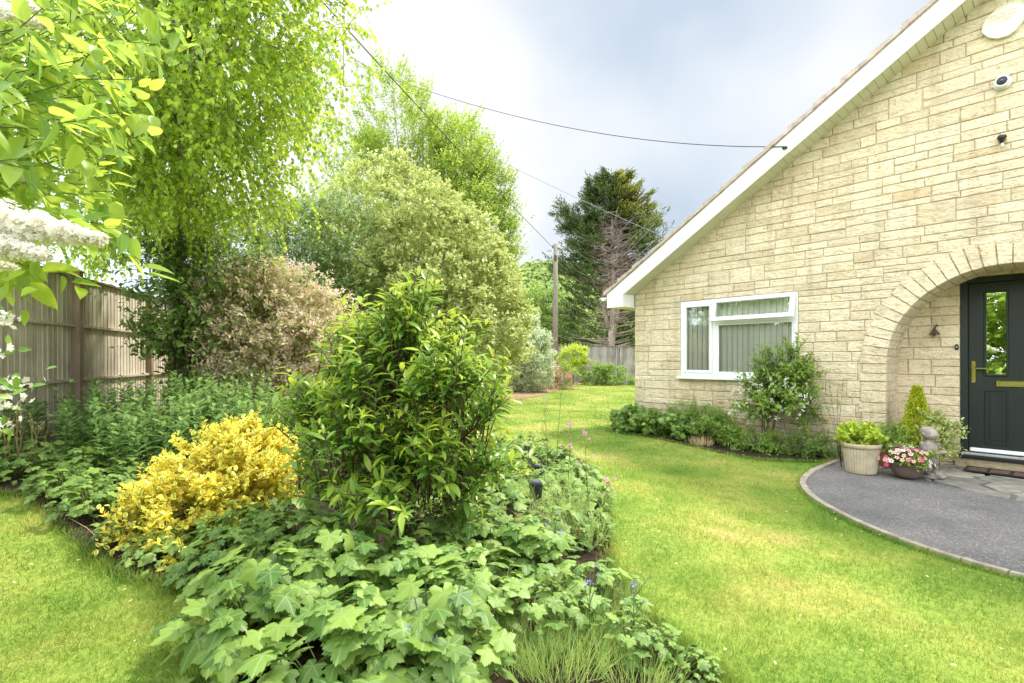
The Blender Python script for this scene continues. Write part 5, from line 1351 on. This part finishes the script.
# ================================================================== LILAC (near, top left)
def near_branch_plant():
    base = (-2.3,1.35,g(-2.3)); b = np.array(base)
    root = empty('lilac_tree', base, 0, 'white flowering lilac with big pointed leaves, nearest at the top left', 'tree')
    paths = []; rad = []; S = []; D = []; LN = []
    targets = [at(px,py,Z) for px,py,Z in ((60,15,1.45),(120,40,1.5),(105,95,1.4),(98,150,1.35),(85,185,1.3),(80,60,1.25),(30,100,1.1),(60,130,1.15),(85,205,1.2),(30,170,1.05),(20,40,1.1),(0,210,1.1),
                 (140,10,1.7),(15,262,1.15),(0,130,1.4),(50,180,1.5),(-40,60,1.2),(-60,160,1.3),(90,110,1.6),(95,75,1.3),(90,120,1.45),(60,60,1.35),(20,85,1.25),(75,135,1.5),(120,10,1.4),(85,10,1.7),(45,120,1.6),(30,-30,1.5),(100,-20,1.6),(10,10,1.6),(40,70,1.7),(70,165,1.75))]
    paths.append(np.array([(0,0,-.05),(.05,0,.6),(.1,.02,1.2),(.2,.05,1.9)])); rad.append(np.array([.05,.045,.035,.02]))
    for e in targets:
        e = e-b; s = np.array([.1,.02,rng.uniform(.8,1.7)]); s2 = e*.45+s*.55+np.array([0,0,.12])
        t = np.linspace(0,1,8)[:,None]; P = (1-t)**2*s+2*t*(1-t)*s2+t**2*e; paths.append(P); rad.append(np.linspace(.0045,.0012,8))
        dr = nrm((P[-1]-P[-3])[None,:])[0]
        for j in range(15):
            q = P[rng.integers(3,8)]+rng.normal(size=3)*.03; dd_ = nrm((dr+rng.normal(size=3)*.55+np.array([0,0,.0]))[None,:])[0]; S.append(q); D.append(dd_); LN.append(rng.uniform(.08,.17))
            paths.append(np.array([q, q+dd_*LN[-1]*.5, q+dd_*LN[-1]])); rad.append(np.array([.0013,.0011,.0008]))
    S = np.array(S); D = np.array(D); LN = np.array(LN)
    P, Dn, t = shoots(S, D, LN, 6, .15, .1); A, N = leaf_dirs(Dn, .85, -.25)
    n = len(P); sz = .066*rng.uniform(.5,1.2,n)
    leaves('leaves', T_ovate(), P, A, nrm(N+rdir(n)*.4), sz, sz*.47, M['lilac'], root, tip=t)
    tubes('branches', paths, rad, M['stem'], root, 6)
    # panicles
    def panicle(p0, p1, r, nfl, nm='creamfl'):
        p0 = np.array(p0)-b; p1 = np.array(p1)-b; t = rng.random(nfl)**.8; ax = p1-p0
        rr = r*(1-t*.8)*rng.random(nfl)**.55*(.8+.55*np.abs(np.sin(t*23+2*np.sin(t*7))))
        d = rdir(nfl); d = nrm(d-ax*np.sum(d*ax,axis=1,keepdims=True)/np.dot(ax,ax))
        Pf = p0+ax*t[:,None]+d*rr[:,None]
        leaves('flowers', FL4, Pf, rdir(nfl), nrm(d*1.0+rdir(nfl)*.9+np.array([0,-.3,.25])), .013*rng.uniform(.7,1.25,nfl), .013, M[nm], root, smooth=False)
        tubes('flower_stalk', [np.array([p0-ax*.15, p0+ax*.5, p1])], [np.array([.003,.002,.001])], M['stem'], root, 4)
    panicle(at(-25,216,1.00), at(102,240,.98), .040, 1500)
    panicle(at(-30,240,.98), at(48,256,.95), .030, 900)
    panicle(at(-40,-4,1.1), at(46,26,1.12), .022, 520)
    panicle(at(-15,165,1.2), at(22,178,1.2), .02, 260)
    panicle(at(10,-14,1.3), at(38,12,1.3), .018, 220)
    panicle(at(-20,262,1.05), at(16,268,1.05), .014, 140)
    return root
near_branch_plant()
# white flowering climber sprays at the left edge
cb = empty('climber', tuple(gp(-170,2.3)), 0, 'white flowering climber sprays at the left edge before the fence', 'climber'); b = np.array(cb.location)
tg = [at(2,320,2.2),at(12,384,2.2),at(2,402,2.15),at(-8,350,2.2),at(-3,425,2.1),at(-25,366,2.25)]
tubes('stem', [np.array([(0,0,-.02),(.05,0,.5),(e-b)*.6+np.array([0,0,.1]),e-b]) for e in tg], [np.array([.007,.005,.004,.002])]*len(tg), M['twig'], cb, 5)
n = 150; P = np.concatenate([np.array(e-b)+rng.normal(size=(25,3))*np.array([.035,.03,.015]) for e in tg]); 
leaves('flowers', FL5, P, rdir(n), nrm(rdir(n)+np.array([.1,-.6,.4])), .028, .028, M['whitefl'], cb, smooth=False)
n = 40; P = np.concatenate([np.array(e-b)+rng.normal(size=(7,3))*.05 for e in tg])[:n]; n = len(P)
leaves('leaves', FO, P, rdir(n), nrm(rdir(n)+np.array([0,-.6,.4])), .055, .030, M['mid'], cb)

# ================================================================== PLANTS AT THE HOUSE
def hb(u, d): p = H(u, d); return (p[0], p[1], g(p[0])+.01)
def wplant(u, d, h, r, mat, T_, leaf, wid, lab, name='border_plant', cat='border plant', clumps=40, per=9, m=6, **k):
    p = hb(u, d); return plant(name, p, [(p[0],p[1],p[2]+h*.55,r,r*.8,h*.5)], T_, leaf, mat, clumps, per, m, leaf*2.2, r*.22, lab, cat, trunk=.006, stems=5, nl=20, shell=.3, wid=wid, floor=p[2]+.02, **k)
wplant(.15,-.30,.26,.30,'anem2',FLO,.07,1.0,'low leafy plant nearest the house corner', up=.5)
wplant(.62,-.36,.24,.26,'anem',FLO,.07,1.0,'low leafy plant left of the lime one under the window', up=.5)
wplant(1.12,-.42,.28,.20,'anem2',FLO,.075,1.0,'pale lime lobed plant under the window', up=.5)
wplant(1.05,-.15,.50,.30,'mid',FL,.05,.3,'taller fine-leaved bush against the wall under the window', up=.7)
wplant(1.48,-.28,.48,.26,'dark',FL,.045,.3,'dusky bush with a purple flower under the window', up=.6, flowers=('bluefl',30,.018,FL5))
wplant(1.75,-.42,.40,.30,'mid',FL,.055,.25,'spiky green plant left of the white flowering shrub', up=.8)
wplant(2.30,-.42,.22,.32,'mid',FL,.045,.3,'low green plant at the foot of the white flowering shrub', up=.6)
wplant(2.85,-.25,.22,.36,'dark',FL,.045,.3,'low dark plant between white flowering shrub and the pots', up=.5)
ct_ = hb(-.12,-.30)
tuft('wispy_stems', ct_, 26, .62, .22, 'feather', 'thin wispy stems standing free at the house corner', 'wispy stems', None, .006)
tuft('edge_grass', hb(1.55,-.62), 160, .16, .25, 'straw', 'yellowish dry leaf tuft at the edge of wall border', 'grass tuft', None, .007)
p = hb(2.28,-.32)
q = lambda u, d, z: tuple(H(u, d, z))
plant('white_flowering_shrub', p, [q(2.46,-.34,.80)+(.28,.26,.36),q(2.60,-.32,1.04)+(.26,.24,.24),q(2.72,-.36,.55)+(.30,.26,.24),q(2.18,-.36,.60)+(.20,.20,.22)], FL, .062, 'mid', 78, 8, 8, .17, .09,
      'leafy shrub with white blossom in front of the window', 'shrub', stems=5, trunk=.013, nl=70, up=.45, shell=.3, wid=.42, twigs_shown=700, floor=.30)
# its blossom in short drooping sprays on the right and lower parts
fp = []; sh_ = [o for o in bpy.data.objects if o.name.startswith('white_flowering_shrub')][0]
for k in range(46):
    u = rng.uniform(1.95,3.0); z = .42+rng.random()*.55*(1-.45*abs(u-2.6)); c = H(u, -.58+rng.normal()*.07, z); dd_ = np.array([rng.normal()*.04, -.01, -.05])
    fp.append(c+dd_*rng.uniform(-.5,1,(14,1))+rng.normal(size=(14,3))*.012)
fp = np.concatenate(fp)-np.array(p); n = len(fp)
leaves('blossom', FL5, fp, rdir(n), nrm(rdir(n)+np.array([-.4,-.6,.2])), .020, .020, M['whitefl'], sh_, smooth=False)

# ---- pots
def potted(root, mat, T_, leaf, wid, h, r, z0, n=26, per=8, m=6, up=.8, flowers=None, nm='leaves'):
    S, D, C = crown_shoots([(0,0,z0+h*.45,r,r,h*.5)], n, per, r*.2, .9, .5, up, .3, z0)
    ln = leaf*2.2*rng.uniform(.6,1.2,len(S)); P, Dn, t = shoots(S, D, ln, m); A, N = leaf_dirs(Dn, .9, .2)
    sz = leaf*rng.uniform(.7,1.2,len(P)); leaves(nm, T_, P, A, N, sz, sz*wid, M[mat], root, tip=t)
    tubes('stem', [np.array([(0,0,z0-.03), c*.5+np.array([0,0,z0*.5]), c]) for c in C], [np.array([.004,.003,.002])]*len(C), M['stem'], root, 4)
pt = empty('stone_planter', gp(861,5.62), 0, 'sandy fluted stoneware planter with lime green plants', 'planter')
pt.location[2] += .01; pt.scale = (.9,.9,.92)
prof = [(.001,0),(.150,0),(.155,.02),(.192,.30)]
bm = bmesh.new(); lathe(bm, prof, 72, rib=.035); 
obj('pot', bm, M['plantpot'], pt)
bm = bmesh.new(); lathe(bm, [(.196,.298),(.208,.300),(.212,.345),(.205,.352),(.188,.350),(.180,.31),(.001,.30)], 48); obj('rim', bm, M['plantpot'], pt, True)
potted(pt,'lime',FLO,.045,1.0,.20,.19,.31,34)
sk = empty('wiry_stems', (pt.location[0]-.02,pt.location[1]+.30,g(3.8)), 0, 'thin wiry climber stems on the wall behind the planter', 'climber')
ps = [np.array([(0,0,0),(x*.3,.1,.5),(x,.15,z)]) for x, z in ((-.05,.98),(.05,.9),(.12,1.02),(-.12,.8))]
tubes('stem', ps, [np.array([.004,.003,.002])]*4, M['twig'], sk, 4)
n = 60; i = rng.integers(0,4,n); t = rng.uniform(.45,1,n)[:,None]; P = np.array([ps[k][1] for k in i])*(1-t)+np.array([ps[k][2] for k in i])*t
leaves('leaves', FO, P, rdir(n), rdir(n), .03, .014, M['mid'], sk)
tp = empty('terracotta_pot', gp(889,5.95), 0, 'terracotta pot with fine green foliage behind the flower bowl', 'plant pot')
bm = bmesh.new(); lathe(bm, [(.001,0),(.09,0),(.12,.20),(.13,.20),(.13,.235),(.118,.235),(.11,.21),(.001,.20)], 36); obj('pot', bm, M['terra'], tp)
potted(tp,'mid',FL,.05,.25,.24,.18,.21,34)
bw = empty('flower_bowl', gp(907,5.38), 0, 'brown wicker bowl crowded with pink, white and purple pansies', 'flower bowl'); bw.location[2] += .02
bm = bmesh.new(); lathe(bm, [(.001,0),(.09,0),(.12,.03),(.158,.10),(.165,.135),(.172,.14),(.170,.152),(.155,.15),(.15,.12),(.001,.115)], 40); obj('bowl', bm, M['wicker'], bw, True)
potted(bw,'mid',FO,.035,.5,.15,.20,.12,44)
n = 105; a = rng.uniform(0,2*math.pi,n); el = rng.uniform(.05,1.4,n); d = np.stack([np.cos(a)*np.cos(el),np.sin(a)*np.cos(el),np.sin(el)],1)
P = d*np.array([.28,.26,.20])*rng.uniform(.85,1.08,(n,1))+np.array([-.02,0,.13])
leaves('flowers', FL5, P, nrm(np.cross(d, rdir(n))), nrm(d+np.array([0,-.35,.1])+rdir(n)*.25), .045*rng.uniform(.7,1.15,n), .045, M['pansy'], bw, smooth=False)
# golden dwarf conifer
dc = empty('dwarf_conifer', gp(917,5.92), 0, 'small golden cone-shaped conifer in the porch corner', 'conifer')
n = 1900; f = rng.random(n)**.85; z = .12+f*.80; a = rng.uniform(0,2*math.pi,n); rr = (.215*(1-f)**1.0+.004)*rng.uniform(.55,1.08,n)*(1+.15*np.sin(a*5+z*20))
S = np.stack([rr*np.cos(a),rr*np.sin(a),z],1); D = nrm(np.stack([np.cos(a)*.6,np.sin(a)*.6,np.ones(n)*.9],1)+rdir(n)*.3)
P, Dn, t = shoots(S, D, .055, 6); A, N = leaf_dirs(Dn,.6,.2)
leaves('leaves', FF, P, A, N, .026, .011, M['dwarf'], dc, tip=t)
tubes('stem', [np.array([(0,0,0),(0,0,.4),(0,0,.8)])], [np.array([.016,.01,.003])], M['twig'], dc, 6)
bm = bmesh.new(); lathe(bm, [(.001,0),(.08,0),(.11,.16),(.118,.16),(.118,.185),(.10,.185),(.001,.17)], 30); obj('pot', bm, M['terra'], dc)
vs = gp(937,5.85); plant('variegated_shrub', vs, [(vs[0],vs[1],.26,.20,.17,.22),(vs[0]-.08,vs[1],.42,.14,.13,.12)], FO, .036, 'vari', 70, 9, 6, .09, .05, 'small cream-green bush in the porch left of the door', 'shrub', stems=4, trunk=.008, nl=20, shell=.35, wid=.55, floor=-.08)
# statue: weathered seated child figure on a base
st = empty('garden_statue', gp(929,5.44), R(12), 'weathered stone figurine of a small child on a round base', 'statue'); st.location[2] += .02; st.scale = (1.3,1.2,1.0)
bm = bmesh.new()
def blob(c, r, q=None):
    mt_ = Matrix.Translation(c) @ (q or Matrix.Identity(4)) @ Matrix.Diagonal((*r,1)); bmesh.ops.create_uvsphere(bm, u_segments=18, v_segments=12, radius=1, matrix=mt_)
blob((0,0,.28),(.068,.055,.12)); blob((0,0,.17),(.078,.062,.09)); blob((0,-.005,.455),(.058,.060,.066)); blob((0,0,.39),(.028,.028,.04))
blob((0,.008,.478),(.063,.062,.055)); blob((0,-.062,.452),(.011,.012,.013)); blob((.022,-.048,.440),(.018,.016,.015)); blob((-.022,-.048,.440),(.018,.016,.015)); blob((.058,.0,.452),(.010,.014,.017)); blob((-.058,.0,.452),(.010,.014,.017))
for s in (-1,1):
    blob((s*.068,-.008,.32),(.025,.028,.062), Matrix.Rotation(s*.25,4,'Y')); blob((s*.050,-.055,.262),(.020,.052,.022), Matrix.Rotation(-.3,4,'X') @ Matrix.Rotation(s*.5,4,'Z')); blob((s*.018,-.085,.262),(.018,.018,.018))
    blob((s*.036,-.01,.10),(.034,.036,.10)); blob((s*.038,-.035,.035),(.024,.045,.020))
o = obj('figure', bm, M['statue'], st); md = o.modifiers.new('r','REMESH'); md.mode = 'VOXEL'; md.voxel_size = .006; md.use_smooth_shade = True
md = o.modifiers.new('s','SMOOTH'); md.iterations = 2
bm = bmesh.new(); lathe(bm, [(.001,0),(.115,0),(.118,.012),(.10,.028),(.001,.030)], 30); obj('plinth', bm, M['statue'], st)

# ================================================================== LIGHT, SKY, CAMERA
az, el = R(54), R(58)
Sd = Vector((math.sin(az)*math.cos(el), math.cos(az)*math.cos(el), math.sin(el)))
sun = bpy.data.lights.new('sun','SUN'); sun.energy = 3.0; sun.angle = R(7); sun.color = (1,.95,.86)
so = bpy.data.objects.new('sun', sun); COL.objects.link(so); so.rotation_euler = Sd.to_track_quat('Z','Y').to_euler()
W = bpy.data.worlds.new('World'); SC.world = W; W.use_nodes = True; nt = W.node_tree; N = nt.nodes; L = nt.links; N.clear()
sky = N.new('ShaderNodeTexSky'); sky.sky_type = 'NISHITA'; sky.sun_disc = False; sky.sun_elevation = el; sky.sun_rotation = az; sky.air_density = 1.0; sky.dust_density = 2.0
bg = N.new('ShaderNodeBackground'); bg.inputs[1].default_value = .055; L.new(sky.outputs[0], bg.inputs[0])
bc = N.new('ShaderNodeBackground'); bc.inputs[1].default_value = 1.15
tc = N.new('ShaderNodeTexCoord'); mp = N.new('ShaderNodeMapping'); mp.inputs['Scale'].default_value = (1.0,1.0,2.2); mp.inputs['Location'].default_value = (.3,.1,.0)
L.new(tc.outputs['Generated'], mp.inputs[0])
n1 = N.new('ShaderNodeTexNoise'); n1.inputs['Scale'].default_value = 1.5; n1.inputs['Detail'].default_value = 6; n1.inputs['Roughness'].default_value = .45; L.new(mp.outputs[0], n1.inputs[0])
cr = ramp(N, [(.30,(.72,.72,.72)),(.55,(1,1,1))]); L.new(n1.outputs[0], cr.inputs[0])
n2 = N.new('ShaderNodeTexNoise'); n2.inputs['Scale'].default_value = 1.7; n2.inputs['Detail'].default_value = 4; n2.inputs['Roughness'].default_value = .42; mp2 = N.new('ShaderNodeMapping'); mp2.inputs['Location'].default_value = (4,2,1); L.new(tc.outputs['Generated'], mp2.inputs[0]); L.new(mp2.outputs[0], n2.inputs[0])
cc = ramp(N, [(.42,(.62,.73,.87)),(.50,(.81,.89,.98)),(.60,(1.06,1.07,1.09))]); L.new(n2.outputs[0], cc.inputs[0]); L.new(cc.outputs[0], bc.inputs[0])
# unseen sky behind the camera made brighter to light the gable wall
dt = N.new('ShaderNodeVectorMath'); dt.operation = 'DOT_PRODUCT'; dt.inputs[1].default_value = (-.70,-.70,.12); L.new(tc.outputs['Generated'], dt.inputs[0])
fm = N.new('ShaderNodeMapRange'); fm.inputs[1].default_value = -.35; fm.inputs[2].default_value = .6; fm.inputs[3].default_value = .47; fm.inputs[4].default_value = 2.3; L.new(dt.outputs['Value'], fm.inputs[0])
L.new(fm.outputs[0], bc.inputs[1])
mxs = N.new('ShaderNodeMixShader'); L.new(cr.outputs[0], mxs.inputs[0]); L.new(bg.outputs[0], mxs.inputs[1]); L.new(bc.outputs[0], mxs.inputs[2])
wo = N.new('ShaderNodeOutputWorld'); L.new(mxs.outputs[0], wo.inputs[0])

cam = bpy.data.cameras.new('camera'); co = bpy.data.objects.new('camera', cam); COL.objects.link(co)
co.location = (0,0,CH); co.rotation_euler = (R(90),0,0); cam.sensor_width = 36; cam.lens = F/1024*36; cam.shift_y = (HY-341.5)/1024; cam.clip_end = 2000; cam.clip_start = .05
SC.camera = co
SC.render.resolution_x = 1024; SC.render.resolution_y = 683
SC.view_settings.view_transform = 'Standard'; SC.view_settings.look = 'None'; SC.view_settings.gamma = 1; SC.view_settings.use_curve_mapping = False
SC.view_settings.exposure = 1.08
cy = SC.cycles; cy.max_bounces = 8; cy.diffuse_bounces = 5; cy.glossy_bounces = 3; cy.transmission_bounces = 6; cy.transparent_max_bounces = 8
cy.use_denoising = True
try: cy.denoiser = 'OPENIMAGEDENOISE'
except Exception: pass
cy.use_adaptive_sampling = True; cy.adaptive_threshold = .012
